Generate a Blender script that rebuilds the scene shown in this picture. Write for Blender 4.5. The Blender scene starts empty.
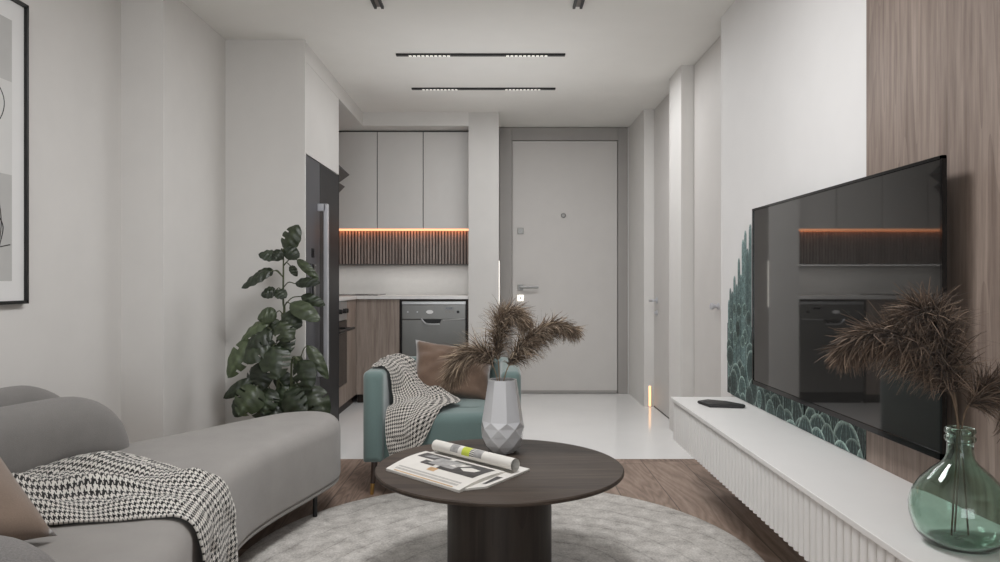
import bpy, bmesh, math, random
from mathutils import Vector, Matrix, noise
random.seed(7)
C = bpy.context.scene.collection
PI = math.pi

# ------------------------------------------------------------------ materials
def lin(c):
    r = []
    for v in c[:3]:
        v = v / 255.0
        r.append(v / 12.92 if v <= 0.04045 else ((v + 0.055) / 1.055) ** 2.4)
    return (r[0], r[1], r[2], 1.0)

def new_mat(name):
    m = bpy.data.materials.new(name)
    m.use_nodes = True
    nt = m.node_tree
    nt.nodes.clear()
    out = nt.nodes.new('ShaderNodeOutputMaterial')
    b = nt.nodes.new('ShaderNodeBsdfPrincipled')
    nt.links.new(b.outputs[0], out.inputs[0])
    return m, nt, b

def N(nt, typ, **kw):
    n = nt.nodes.new(typ)
    for k, v in kw.items():
        setattr(n, k, v)
    return n

def mth(nt, op, a, b=None, c=None):
    n = nt.nodes.new('ShaderNodeMath')
    n.operation = op
    for i, v in enumerate((a, b, c)):
        if v is None:
            continue
        if isinstance(v, (int, float)):
            n.inputs[i].default_value = v
        else:
            nt.links.new(v, n.inputs[i])
    return n.outputs[0]

def coords(nt, scale=(1, 1, 1), kind='Object', loc=(0, 0, 0)):
    t = N(nt, 'ShaderNodeTexCoord')
    mp = N(nt, 'ShaderNodeMapping')
    mp.inputs['Scale'].default_value = scale
    mp.inputs['Location'].default_value = loc
    nt.links.new(t.outputs[kind], mp.inputs[0])
    return mp.outputs[0]

def ramp(nt, fac, stops):
    r = N(nt, 'ShaderNodeValToRGB')
    e = r.color_ramp.elements
    while len(e) < len(stops):
        e.new(0.5)
    for i, (p, c) in enumerate(stops):
        e[i].position = p
        e[i].color = c
    nt.links.new(fac, r.inputs[0])
    return r.outputs[0]

def noise_tex(nt, vec, scale, detail=3, rough=0.55, dist=0.0):
    n = N(nt, 'ShaderNodeTexNoise')
    n.inputs['Scale'].default_value = scale
    n.inputs['Detail'].default_value = detail
    n.inputs['Roughness'].default_value = rough
    n.inputs['Distortion'].default_value = dist
    nt.links.new(vec, n.inputs['Vector'])
    return n.outputs['Fac']

def bump(nt, b, h, strength=0.3, dist=0.01):
    n = N(nt, 'ShaderNodeBump')
    n.inputs['Strength'].default_value = strength
    n.inputs['Distance'].default_value = dist
    nt.links.new(h, n.inputs['Height'])
    nt.links.new(n.outputs[0], b.inputs['Normal'])

def scale_col(c, f):
    return (min(1, c[0] * f), min(1, c[1] * f), min(1, c[2] * f), 1)

def plain(name, col, rough=0.5, metal=0.0, var=0.06, nscale=6, bmp=0.0, bscale=200, coat=0.0):
    m, nt, b = new_mat(name)
    c = lin(col)
    v = coords(nt)
    f = noise_tex(nt, v, nscale)
    nt.links.new(ramp(nt, f, [(0.3, scale_col(c, 1 - var)), (0.7, scale_col(c, 1 + var))]), b.inputs['Base Color'])
    b.inputs['Roughness'].default_value = rough
    b.inputs['Metallic'].default_value = metal
    b.inputs['Coat Weight'].default_value = coat
    if bmp:
        bump(nt, b, noise_tex(nt, v, bscale, 2), bmp, 0.004)
    return m

def fabric(name, col, var=0.12, bscale=350, bmp=0.35, sheen=0.2, mott=8):
    m, nt, b = new_mat(name)
    c = lin(col)
    v = coords(nt)
    f1 = noise_tex(nt, v, bscale, 2)
    f2 = noise_tex(nt, v, mott, 4)
    f = mth(nt, 'ADD', mth(nt, 'MULTIPLY', f1, 0.5), mth(nt, 'MULTIPLY', f2, 0.5))
    nt.links.new(ramp(nt, f, [(0.35, scale_col(c, 1 - var)), (0.65, scale_col(c, 1 + var))]), b.inputs['Base Color'])
    b.inputs['Roughness'].default_value = 0.9
    b.inputs['Sheen Weight'].default_value = sheen
    b.inputs['Specular IOR Level'].default_value = 0.2
    bump(nt, b, f1, bmp, 0.003)
    return m

def wood(name, dark, light, axis='z', grain=1.0, rough=0.45, freq=55, bmp=0.12):
    m, nt, b = new_mat(name)
    s = {'x': (0.06, 1, 1), 'y': (1, 0.06, 1), 'z': (1, 1, 0.06)}[axis]
    v = coords(nt, s)
    f1 = noise_tex(nt, v, freq * grain, 5, 0.65)
    f2 = noise_tex(nt, v, 7 * grain, 3, 0.5, 0.6)
    rings = mth(nt, 'FRACT', mth(nt, 'MULTIPLY', f2, 9.0))
    f = mth(nt, 'ADD', mth(nt, 'MULTIPLY', f1, 0.62), mth(nt, 'ADD', mth(nt, 'MULTIPLY', rings, 0.09), mth(nt, 'MULTIPLY', f2, 0.30)))
    d, l = lin(dark), lin(light)
    nt.links.new(ramp(nt, f, [(0.36, d), (0.68, l)]), b.inputs['Base Color'])
    b.inputs['Roughness'].default_value = rough
    b.inputs['Specular IOR Level'].default_value = 0.3
    bump(nt, b, f1, bmp, 0.002)
    return m

def emit(name, col, strength):
    m, nt, b = new_mat(name)
    c = lin(col)
    b.inputs['Base Color'].default_value = c
    b.inputs['Emission Color'].default_value = c
    b.inputs['Emission Strength'].default_value = strength
    return m

def attr_mat(name, rough=0.7, trans=0.0, mult=None, sheen=0.0):
    m, nt, b = new_mat(name)
    a = N(nt, 'ShaderNodeVertexColor', layer_name='Col')
    col = a.outputs['Color']
    if mult:
        v = coords(nt)
        f = noise_tex(nt, v, mult[0], 3)
        mx = N(nt, 'ShaderNodeMix', data_type='RGBA', blend_type='MULTIPLY')
        mx.inputs[0].default_value = 1.0
        nt.links.new(col, mx.inputs[6])
        nt.links.new(ramp(nt, f, [(0.35, (mult[1],) * 3 + (1,)), (0.65, (mult[2],) * 3 + (1,))]), mx.inputs[7])
        col = mx.outputs[2]
    nt.links.new(col, b.inputs['Base Color'])
    b.inputs['Roughness'].default_value = rough
    b.inputs['Sheen Weight'].default_value = sheen
    return m

def houndstooth(name, n, dark, light):
    m, nt, b = new_mat(name)
    t = N(nt, 'ShaderNodeTexCoord')
    sp = N(nt, 'ShaderNodeSeparateXYZ')
    nt.links.new(t.outputs['UV'], sp.inputs[0])
    u = mth(nt, 'FLOOR', mth(nt, 'MULTIPLY', sp.outputs[0], n))
    v = mth(nt, 'FLOOR', mth(nt, 'MULTIPLY', sp.outputs[1], n))
    warp = mth(nt, 'LESS_THAN', mth(nt, 'FLOORED_MODULO', u, 8), 4)
    weft = mth(nt, 'LESS_THAN', mth(nt, 'FLOORED_MODULO', v, 8), 4)
    tw = mth(nt, 'LESS_THAN', mth(nt, 'FLOORED_MODULO', mth(nt, 'ADD', u, v), 4), 2)
    f = mth(nt, 'ADD', mth(nt, 'MULTIPLY', tw, warp), mth(nt, 'MULTIPLY', mth(nt, 'SUBTRACT', 1.0, tw), weft))
    nt.links.new(ramp(nt, f, [(0.0, lin(light)), (1.0, lin(dark))]), b.inputs['Base Color'])
    b.inputs['Roughness'].default_value = 0.95
    b.inputs['Sheen Weight'].default_value = 0.15
    b.inputs['Specular IOR Level'].default_value = 0.15
    bump(nt, b, noise_tex(nt, coords(nt), 400, 2), 0.3, 0.003)
    return m

def floor_wood():
    m, nt, b = new_mat('oak planks')
    t = N(nt, 'ShaderNodeTexCoord')
    sp = N(nt, 'ShaderNodeSeparateXYZ')
    nt.links.new(t.outputs['Object'], sp.inputs[0])
    W = 0.2425
    xs = mth(nt, 'ADD', mth(nt, 'DIVIDE', sp.outputs[0], W), 100.465)
    row = mth(nt, 'FLOOR', xs)
    wn = N(nt, 'ShaderNodeTexWhiteNoise', noise_dimensions='1D')
    nt.links.new(row, wn.inputs['W'])
    rnd = wn.outputs['Value']
    L = 1.9
    ys = mth(nt, 'ADD', mth(nt, 'DIVIDE', sp.outputs[1], L), mth(nt, 'MULTIPLY', rnd, 7.3))
    colm = mth(nt, 'FLOOR', ys)
    wn2 = N(nt, 'ShaderNodeTexWhiteNoise', noise_dimensions='2D')
    cb = N(nt, 'ShaderNodeCombineXYZ')
    nt.links.new(row, cb.inputs[0]); nt.links.new(colm, cb.inputs[1])
    nt.links.new(cb.outputs[0], wn2.inputs['Vector'])
    r2 = wn2.outputs['Value']
    cb2 = N(nt, 'ShaderNodeCombineXYZ')
    nt.links.new(sp.outputs[0], cb2.inputs[0])
    nt.links.new(mth(nt, 'MULTIPLY', sp.outputs[1], 0.16), cb2.inputs[1])
    nt.links.new(mth(nt, 'MULTIPLY', r2, 30.0), cb2.inputs[2])
    vec = cb2.outputs[0]
    f2 = noise_tex(nt, vec, 4.5, 3, 0.5, 0.8)
    rings = mth(nt, 'PINGPONG', mth(nt, 'MULTIPLY', f2, 13.0), 0.5)
    f1 = noise_tex(nt, vec, 60, 4, 0.65)
    f = mth(nt, 'ADD', mth(nt, 'MULTIPLY', rings, 0.42), mth(nt, 'ADD', mth(nt, 'MULTIPLY', f1, 0.42), mth(nt, 'MULTIPLY', r2, 0.22)))
    col = ramp(nt, f, [(0.22, lin((108, 89, 77))), (0.5, lin((152, 131, 117))), (0.75, lin((178, 158, 144)))])
    fx = mth(nt, 'ABSOLUTE', mth(nt, 'SUBTRACT', mth(nt, 'FRACT', xs), 0.5))
    fy = mth(nt, 'ABSOLUTE', mth(nt, 'SUBTRACT', mth(nt, 'FRACT', ys), 0.5))
    seam = mth(nt, 'MAXIMUM', mth(nt, 'GREATER_THAN', fx, 0.488), mth(nt, 'GREATER_THAN', fy, 0.4985))
    mx = N(nt, 'ShaderNodeMix', data_type='RGBA')
    nt.links.new(mth(nt, 'MULTIPLY', seam, 0.7), mx.inputs[0])
    nt.links.new(col, mx.inputs[6])
    mx.inputs[7].default_value = lin((60, 48, 41))
    nt.links.new(mx.outputs[2], b.inputs['Base Color'])
    b.inputs['Roughness'].default_value = 0.5
    bump(nt, b, f1, 0.1, 0.002)
    return m

def rug_mat():
    m, nt, b = new_mat('rug pile')
    t = N(nt, 'ShaderNodeTexCoord')
    v = t.outputs['Object']
    mp = N(nt, 'ShaderNodeMapping'); mp.inputs['Location'].default_value = (-0.12, 0.25, 0)
    nt.links.new(v, mp.inputs[0])
    ln = N(nt, 'ShaderNodeVectorMath', operation='LENGTH')
    nt.links.new(mp.outputs[0], ln.inputs[0])
    w = mth(nt, 'ADD', mth(nt, 'MULTIPLY', ln.outputs['Value'], 8.0), mth(nt, 'MULTIPLY', noise_tex(nt, v, 1.6, 3), 1.6))
    rings = mth(nt, 'PINGPONG', w, 0.5)
    line = mth(nt, 'LESS_THAN', rings, 0.038)
    fine = noise_tex(nt, v, 105, 4, 0.75)
    mott = noise_tex(nt, v, 16, 4, 0.6)
    f = mth(nt, 'ADD', mth(nt, 'MULTIPLY', fine, 0.55), mth(nt, 'ADD', mth(nt, 'MULTIPLY', mott, 0.45), mth(nt, 'MULTIPLY', rings, 0.07)))
    f = mth(nt, 'SUBTRACT', f, mth(nt, 'MULTIPLY', line, 0.06))
    nt.links.new(ramp(nt, f, [(0.28, lin((110, 105, 100))), (0.5, lin((182, 177, 171))), (0.72, lin((226, 222, 216)))]), b.inputs['Base Color'])
    b.inputs['Roughness'].default_value = 1.0
    b.inputs['Specular IOR Level'].default_value = 0.1
    b.inputs['Sheen Weight'].default_value = 0.2
    bump(nt, b, mth(nt, 'SUBTRACT', mth(nt, 'ADD', fine, mott), mth(nt, 'MULTIPLY', line, 0.15)), 0.5, 0.006)
    return m

def glass(name, col, rough=0.0, dens=None):
    m, nt, b = new_mat(name)
    b.inputs['Base Color'].default_value = lin(col)
    b.inputs['Roughness'].default_value = rough
    b.inputs['Transmission Weight'].default_value = 1.0
    b.inputs['IOR'].default_value = 1.45
    return m

def thin_glass(name):
    m = bpy.data.materials.new(name); m.use_nodes = True
    nt = m.node_tree; nt.nodes.clear()
    o = N(nt, 'ShaderNodeOutputMaterial'); mx = N(nt, 'ShaderNodeMixShader')
    tr = N(nt, 'ShaderNodeBsdfTransparent'); gl = N(nt, 'ShaderNodeBsdfGlossy')
    gl.inputs['Roughness'].default_value = 0.02
    mx.inputs[0].default_value = 0.07
    nt.links.new(tr.outputs[0], mx.inputs[1]); nt.links.new(gl.outputs[0], mx.inputs[2]); nt.links.new(mx.outputs[0], o.inputs[0])
    return m

M = {}
M['wall'] = plain('wall paint', (219, 216, 212), 0.75, var=0.015, bmp=0.04)
M['column'] = plain('darkened wall paint', (206, 203, 199), 0.75, var=0.015, bmp=0.04)  # wall paint toned down on the column to offset the nearby hall lamp
M['tvwall'] = plain('white wall paint', (229, 227, 225), 0.7, var=0.012, bmp=0.03)
M['ceiling'] = plain('ceiling paint', (236, 234, 229), 0.85, var=0.01)
M['door'] = plain('door lacquer', (204, 200, 196), 0.5, var=0.015)
M['casing'] = plain('grey casing lacquer', (160, 156, 152), 0.5, var=0.02)
M['niche_door'] = plain('side door lacquer', (206, 202, 198), 0.5, var=0.015)
M['tile'] = plain('glossy porcelain floor', (240, 239, 237), 0.12, var=0.025, nscale=2)
M['floor'] = floor_wood()
M['rug'] = rug_mat()
M['cab'] = plain('cabinet lacquer', (210, 207, 203), 0.45, var=0.012)
M['cab_dark'] = plain('cabinet shadow gap', (70, 68, 66), 0.6)
M['console'] = plain('white console lacquer', (232, 230, 227), 0.4, var=0.012)
M['splash'] = plain('white splashback', (214, 212, 209), 0.35, var=0.02, nscale=20)
M['worktop'] = plain('pale stone worktop', (222, 220, 217), 0.25, var=0.03, nscale=30)
M['panelwood'] = wood('walnut wall panel', (112, 97, 88), (160, 144, 133), 'z', 0.8, 0.5)
M['kitwood'] = wood('kitchen oak veneer', (124, 111, 102), (166, 153, 143), 'z', 0.9, 0.5)
M['flutewood'] = wood('fluted walnut', (116, 108, 103), (168, 159, 152), 'z', 1.0, 0.5)
M['tablewood'] = wood('dark stained oak', (50, 41, 35), (80, 69, 60), 'x', 0.8, 0.55)
M['basewood'] = wood('dark stained oak base', (42, 36, 32), (62, 54, 48), 'z', 0.8, 0.45)
M['sofa'] = fabric('grey sofa fabric', (148, 144, 140), 0.08, 500, 0.25)
M['sofaback'] = fabric('dark grey back fabric', (128, 125, 122), 0.10, 420, 0.35)
M['boucle'] = fabric('grey boucle', (122, 119, 117), 0.22, 230, 0.8)
M['tan'] = fabric('tan velvet', (124, 106, 92), 0.10, 300, 0.15, 0.5, 10)
M['brown'] = fabric('brown velvet', (112, 91, 77), 0.16, 300, 0.15, 0.6, 12)
M['teal'] = fabric('teal velvet', (103, 122, 119), 0.07, 300, 0.1, 0.5, 4)
M['hound_big'] = houndstooth('houndstooth weave', 8 / 0.0195, (30, 29, 29), (214, 210, 203))
M['hound_small'] = houndstooth('houndstooth weave small', 8 / 0.0195, (36, 34, 33), (206, 200, 192))
M['black'] = plain('matt black metal', (22, 22, 22), 0.45)
M['blackgloss'] = plain('black gloss', (16, 16, 17), 0.08, var=0.0)
M['screen'] = plain('screen glass', (38, 37, 36), 0.03, var=0.0, coat=0.6)
M['fridge_black'] = plain('black fridge door', (22, 22, 24), 0.5, var=0.02)
M['fridge_grey'] = plain('graphite fridge door', (72, 72, 76), 0.42, 0.0, var=0.02)
M['steel'] = plain('brushed steel', (200, 200, 204), 0.38, 0.45, var=0.03)
M['dwsteel'] = plain('grey steel appliance', (128, 127, 124), 0.33, 0.75, var=0.03)
M['dwlight'] = plain('light steel trim', (186, 186, 186), 0.3, 0.6)
M['brass'] = plain('brass', (190, 152, 92), 0.3, 0.9)
M['chairleg'] = plain('dark walnut leg', (56, 44, 37), 0.45)
M['ceramic'] = plain('grey glazed ceramic', (200, 200, 202), 0.12, var=0.02, coat=0.7)
M['paper'] = plain('magazine paper', (216, 212, 205), 0.5, var=0.03, nscale=25)
M['ink'] = plain('dark print', (62, 60, 59), 0.5, var=0.5, nscale=35)
M['inklight'] = plain('grey print', (150, 148, 146), 0.5, var=0.3, nscale=30)
M['inktan'] = plain('tan print', (190, 154, 112), 0.5, var=0.2, nscale=30)
M['inkgreen'] = plain('lime print', (190, 200, 74), 0.5, var=0.1)
M['text'] = plain('pale text print', (176, 172, 167), 0.5, var=0.2, nscale=180)
M['mat'] = plain('picture mount card', (228, 227, 225), 0.6, var=0.01)
M['print'] = plain('grey art print', (190, 189, 186), 0.6, var=0.08, nscale=4)
M['printlight'] = plain('pale print shape', (214, 213, 210), 0.6, var=0.02)
M['white'] = plain('white plastic', (225, 224, 222), 0.4, var=0.01)
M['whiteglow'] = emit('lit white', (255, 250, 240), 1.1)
M['led'] = emit('orange light strip', (255, 178, 130), 1.5)
M['warmled'] = emit('warm marker light', (255, 196, 140), 1.6)
M['spot'] = emit('spot lens', (236, 232, 224), 0.75)
M['hood'] = plain('dark hood enamel', (74, 72, 70), 0.5)
M['diff'] = plain('light diffuser', (120, 112, 106), 0.5)
M['leaf'] = attr_mat('plant leaf', 0.38, mult=(30, 0.75, 1.15))
M['stem'] = plain('plant stem', (72, 78, 52), 0.6, var=0.2)
M['pot'] = plain('grey plant pot', (120, 118, 116), 0.7)
M['soil'] = plain('potting soil', (48, 38, 32), 0.95, var=0.3, nscale=60)
M['plume'] = attr_mat('dried plume', 0.9, sheen=0.1)
M['straw'] = plain('dry stalk', (150, 128, 102), 0.7, var=0.15, nscale=40)
M['straw2'] = plain('dark dry stalk', (104, 86, 68), 0.7, var=0.15, nscale=40)
M['mural'] = attr_mat('cactus mural print', 0.6, mult=(95, 0.6, 1.4))
M['bottle'] = glass('green bottle glass', (208, 229, 219))
M['pane'] = thin_glass('window pane')
M['ovenglass'] = plain('oven glass', (20, 20, 21), 0.08, var=0.0)

# ------------------------------------------------------------------ mesh helpers
class MB:
    def __init__(s):
        s.bm = bmesh.new()
        s.uv = s.bm.loops.layers.uv.new('UVMap')
        s.col = s.bm.verts.layers.float_color.new('Col')
    def _merge(s, t, mi=0, mx=None):
        mp = {}
        for v in t.verts:
            mp[v] = s.bm.verts.new(mx @ v.co if mx else v.co)
        for f in t.faces:
            try:
                nf = s.bm.faces.new([mp[v] for v in f.verts])
                nf.material_index = mi
            except ValueError:
                pass
        t.free()
    def box(s, x0, x1, y0, y1, z0, z1, bev=0.0, mi=0, seg=2, mx=None):
        t = bmesh.new()
        bmesh.ops.create_cube(t, size=1.0)
        for v in t.verts:
            v.co = Vector(((x0 + x1) / 2 + v.co.x * (x1 - x0), (y0 + y1) / 2 + v.co.y * (y1 - y0), (z0 + z1) / 2 + v.co.z * (z1 - z0)))
        if bev:
            bmesh.ops.bevel(t, geom=t.edges[:], offset=bev, segments=seg, profile=0.5, affect='EDGES')
        s._merge(t, mi, mx)
        return s
    def rings(s, rings, closed=True, cap0=True, cap1=True, mi=0, col=None):
        R = [[s.bm.verts.new(p) for p in r] for r in rings]
        if col:
            for r in R:
                for v in r: v[s.col] = col
        n = len(R[0])
        for a, b in zip(R, R[1:]):
            for i in range(n if closed else n - 1):
                j = (i + 1) % n
                f = s.bm.faces.new((a[i], a[j], b[j], b[i])); f.material_index = mi
        if cap0:
            f = s.bm.faces.new(R[0][::-1]); f.material_index = mi
        if cap1:
            f = s.bm.faces.new(R[-1]); f.material_index = mi
        return R
    def lathe(s, prof, c=(0, 0, 0), n=48, mi=0, cap0=True, cap1=True, axis='z'):
        rs = []
        for r, z in prof:
            ring = []
            for i in range(n):
                a = 2 * PI * i / n
                p = (r * math.cos(a), r * math.sin(a), z)
                if axis == 'x': p = (p[2], p[0], p[1])
                if axis == 'y': p = (p[1], p[2], p[0])
                ring.append(Vector(c) + Vector(p))
            rs.append(ring)
        s.rings(rs, True, cap0, cap1, mi)
        return s
    def tube(s, pts, rad, n=8, mi=0, col=None):
        pts = [Vector(p) for p in pts]
        if not isinstance(rad, (list, tuple)): rad = [rad] * len(pts)
        rs = []
        up = Vector((0.31, 0.87, 0.38)).normalized()
        for i, p in enumerate(pts):
            t = (pts[min(i + 1, len(pts) - 1)] - pts[max(i - 1, 0)]).normalized()
            a = t.cross(up)
            if a.length < 1e-4: a = t.cross(Vector((1, 0, 0)))
            a.normalize(); b = t.cross(a)
            rs.append([p + (a * math.cos(2 * PI * k / n) + b * math.sin(2 * PI * k / n)) * rad[i] for k in range(n)])
        s.rings(rs, mi=mi, col=col)
        return s
    def quad(s, pts, mi=0):
        f = s.bm.faces.new([s.bm.verts.new(p) for p in pts]); f.material_index = mi
        return s
    def prism(s, poly, z0, z1, mi=0):
        s.rings([[Vector((x, y, z0)) for x, y in poly], [Vector((x, y, z1)) for x, y in poly]], mi=mi)
        return s
    def build(s, name, mats, parent=None, smooth=False, solid=0.0, subsurf=0, origin=None, sharp=35):
        bmesh.ops.recalc_face_normals(s.bm, faces=s.bm.faces[:]) if not getattr(s, 'keepn', False) else None
        co = [v.co for v in s.bm.verts]
        mn = Vector((min(c.x for c in co), min(c.y for c in co), min(c.z for c in co)))
        mxx = Vector((max(c.x for c in co), max(c.y for c in co), max(c.z for c in co)))
        o = Vector(origin) if origin else (mn + mxx) / 2
        for v in s.bm.verts: v.co -= o
        me = bpy.data.meshes.new(name)
        s.bm.to_mesh(me); s.bm.free()
        for m in (mats if isinstance(mats, (list, tuple)) else [mats]):
            me.materials.append(m)
        if smooth:
            for p in me.polygons: p.use_smooth = True
            if sharp and sharp < 180:
                me.set_sharp_from_angle(angle=math.radians(sharp))
        ob = bpy.data.objects.new(name, me)
        C.objects.link(ob)
        w = Vector((0, 0, 0))
        if parent:
            ob.parent = parent
            q = parent
            while q:
                w += q.location; q = q.parent
        ob.location = o - w
        if solid:
            md = ob.modifiers.new('thick', 'SOLIDIFY'); md.thickness = solid; md.offset = 1.0
        if subsurf:
            md = ob.modifiers.new('sub', 'SUBSURF'); md.levels = subsurf; md.render_levels = subsurf
        return ob

def tag(o, label, cat, group=None):
    o['label'] = label; o['category'] = cat
    if group: o['group'] = group
    return o
def thing(name, label, cat, loc, group=None):
    o = bpy.data.objects.new(name, None); C.objects.link(o)
    o.empty_display_size = 0.1
    o.location = loc
    return tag(o, label, cat, group)
def struct(name, mb, mat, **k):
    o = mb.build(name, mat, **k); o['kind'] = 'structure'
    return o
def dup(root, delta, label=None, group=None):
    r = root.copy(); C.objects.link(r); r.location = root.location + Vector(delta)
    if label: r['label'] = label
    if group: r['group'] = group
    for ch in list(root.children):
        c = ch.copy(); C.objects.link(c); c.parent = r
        for g in list(ch.children):
            d = g.copy(); C.objects.link(d); d.parent = c
    return r

def crom(P, t):      # Catmull-Rom on an open list, t in 0..len-1
    n = len(P); i = min(int(t), n - 2); f = t - i
    p0 = P[i - 1] if i > 0 else P[i] * 2 - P[i + 1]
    p1, p2 = P[i], P[i + 1]
    p3 = P[i + 2] if i + 2 < n else P[i + 1] * 2 - P[i]
    return 0.5 * ((2 * p1) + (p2 - p0) * f + (2 * p0 - 5 * p1 + 4 * p2 - p3) * f * f + (3 * p1 - p0 - 3 * p2 + p3) * f ** 3)
def curve(P, n):
    P = [Vector(p) for p in P]
    return [crom(P, i / (n - 1) * (len(P) - 1)) for i in range(n)]
def closed_curve(P, n):
    P = [Vector(p) for p in P]; m = len(P); out = []
    for k in range(n):
        t = k / n * m; i = int(t); f = t - i
        p0, p1, p2, p3 = P[(i - 1) % m], P[i % m], P[(i + 1) % m], P[(i + 2) % m]
        out.append(0.5 * ((2 * p1) + (p2 - p0) * f + (2 * p0 - 5 * p1 + 4 * p2 - p3) * f * f + (3 * p1 - p0 - 3 * p2 + p3) * f ** 3))
    return out
def inset(poly, d):
    n = len(poly); area = sum(poly[i].x * poly[(i + 1) % n].y - poly[(i + 1) % n].x * poly[i].y for i in range(n))
    sg = 1 if area > 0 else -1
    out = []
    for i in range(n):
        e0 = (poly[i] - poly[i - 1]).normalized(); e1 = (poly[(i + 1) % n] - poly[i]).normalized()
        n0 = Vector((-e0.y, e0.x)) * sg; n1 = Vector((-e1.y, e1.x)) * sg
        b = (n0 + n1)
        if b.length < 1e-6: b = n0
        b.normalize()
        out.append(poly[i] + b * d / max(0.5, b.dot(n0)))
    return out
def soft_block(mb, poly, prof, mi=0):
    mb.rings([[Vector((p.x, p.y, z)) for p in inset(poly, d)] for z, d in prof], mi=mi)
def round_prof(z0, z1, r, rb=None, n=6):
    rb = r if rb is None else rb
    pr = []
    for i in range(n + 1):
        a = PI / 2 * i / n; pr.append((z0 + rb * (1 - math.sin(a + 0) if False else 1 - math.sin(a)), rb * (1 - math.cos(a)) ))
    pr = [(z0 + rb * (1 - math.cos(PI / 2 * i / n)), rb * (1 - math.sin(PI / 2 * i / n))) for i in range(n + 1)]
    pr += [(z1 - r + r * math.sin(PI / 2 * i / n), r * (1 - math.cos(PI / 2 * i / n))) for i in range(n + 1)]
    return pr
def cushion(mb, c, ux, uy, w, h, t, n=22, crease=0.0, mi=0, seed=0):
    ux = Vector(ux).normalized(); uy = Vector(uy); uy = (uy - ux * uy.dot(ux)).normalized(); uz = ux.cross(uy); c = Vector(c)
    for sgn in (1, -1):
        g = []
        for i in range(n + 1):
            row = []
            for j in range(n + 1):
                u = -1 + 2 * i / n; v = -1 + 2 * j / n
                pin = 1 - 0.07 * (1 - abs(u)) ** 0 * (1 - v * v) if False else 1
                x = u * (1 - 0.09 * (1 - v * v)); y = v * (1 - 0.09 * (1 - u * u))
                th = t * (max(0, (1 - u * u) * (1 - v * v)) ** 0.42)
                k = (crease * noise.noise(Vector((u * 2.2 + seed, v * 2.2, sgn * 3.1))) + (crease * .5 * noise.noise(Vector((u * 5 + seed, v * 3.5, sgn * 5.3))) if crease > .02 else 0)) * (1 - u ** 4) * (1 - v ** 4)
                row.append(mb.bm.verts.new(c + ux * x * w / 2 + uy * y * h / 2 + uz * sgn * (th / 2 + k)))
            g.append(row)
        for i in range(n):
            for j in range(n):
                q = (g[i][j], g[i + 1][j], g[i + 1][j + 1], g[i][j + 1])
                mb.bm.faces.new(q if sgn > 0 else q[::-1]).material_index = mi
    bmesh.ops.remove_doubles(mb.bm, verts=mb.bm.verts[:], dist=1e-5)
def drape(mb, ctrl, nu, nv, wr=0.006, wscale=9, su=1.0, sv=1.0, seed=0, post=None):
    """ctrl[row][col] of 3D points -> smooth cloth surface, uv in metres"""
    rows = [[Vector(p) for p in r] for r in ctrl]
    g = []
    for i in range(nu):
        tu = i / (nu - 1) * (len(rows[0]) - 1)
        colp = [crom(r, tu) for r in rows]
        g.append([crom(colp, j / (nv - 1) * (len(rows) - 1)) for j in range(nv)])
    G = [[None] * nv for _ in range(nu)]
    for i in range(nu):
        for j in range(nv):
            a = g[min(i + 1, nu - 1)][j] - g[max(i - 1, 0)][j]; b = g[i][min(j + 1, nv - 1)] - g[i][max(j - 1, 0)]
            nn = a.cross(b).normalized()
            p = g[i][j]
            k = noise.noise(p * wscale + Vector((seed, 0, 0))) * 0.6 + noise.noise(p * wscale * 2.3 + Vector((0, seed, 0))) * 0.4
            q = p + nn * (abs(k) * wr)
            if post: q = post(q, i / (nu - 1), j / (nv - 1))
            G[i][j] = mb.bm.verts.new(q)
    # arc length uv
    cu = [0]; cv = [0]
    for i in range(1, nu): cu.append(cu[-1] + (g[i][nv // 2] - g[i - 1][nv // 2]).length)
    for j in range(1, nv): cv.append(cv[-1] + (g[nu // 2][j] - g[nu // 2][j - 1]).length)
    for i in range(nu - 1):
        for j in range(nv - 1):
            idx = ((i, j), (i + 1, j), (i + 1, j + 1), (i, j + 1))
            f = mb.bm.faces.new([G[a][b] for a, b in idx])
            for lp, (a, b) in zip(f.loops, idx):
                lp[mb.uv].uv = (cu[a] * su + .0098, cv[b] * sv + .0098)

# ------------------------------------------------------------------ dimensions (metres; camera at origin looking +Y)
EYE = 1.09
XR = 1.25          # right wall
XL = -1.908        # left wall (near), -1.695 past the step
YB = 7.06          # wall of the entrance door
ZC = 2.58
YREAR = -2.6

# ------------------------------------------------------------------ room shell
struct('floor', MB().box(XL - .1, XR + .2, YREAR - .1, 4.44, -.1, 0), M['floor'], origin=(0, 0, 0))
struct('floor_entrance', MB().box(XL - .1, XR + .2, 4.44, YB + .1, -.1, 0.0), M['tile'])
struct('ceiling', MB().box(XL - .1, XR + .2, YREAR - .1, YB + .1, ZC, ZC + .1), M['ceiling'])
struct('wall_left', MB().box(XL - .1, XL, YREAR, 3.65, 0, ZC), M['wall'])
struct('wall_left_step', MB().box(XL - .1, -1.695, 3.65, 4.475, 0, ZC), M['wall'])
struct('wall_left_return', MB().box(XL - .1, -1.204, 4.475, 4.495, 0, ZC), M['wall'])
struct('wall_kitchen_left', MB().box(XL - .1, -1.885, 4.495, YB, 0, ZC), M['wall'])
struct('wall_back', MB().box(XL - .1, XR + .2, YB, YB + .1, 0, ZC), M['wall'])
struct('wall_column', MB().box(-.278, -.01, 6.40, YB, 0, ZC), M['column'])
soff = MB().box(-1.885, -1.212, 4.495, 6.40, 2.462, ZC); soff.box(-1.885, -.278, 6.40, YB, 2.462, ZC)
struct('ceiling_soffit', soff, M['wall'])
struct('wall_right', MB().box(XR, XR + .2, YREAR, 4.08, 0, ZC), M['tvwall'])
struct('wall_right_pier', MB().box(XR, XR + .2, 5.0, 5.33, 0, ZC), M['wall'])
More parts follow.
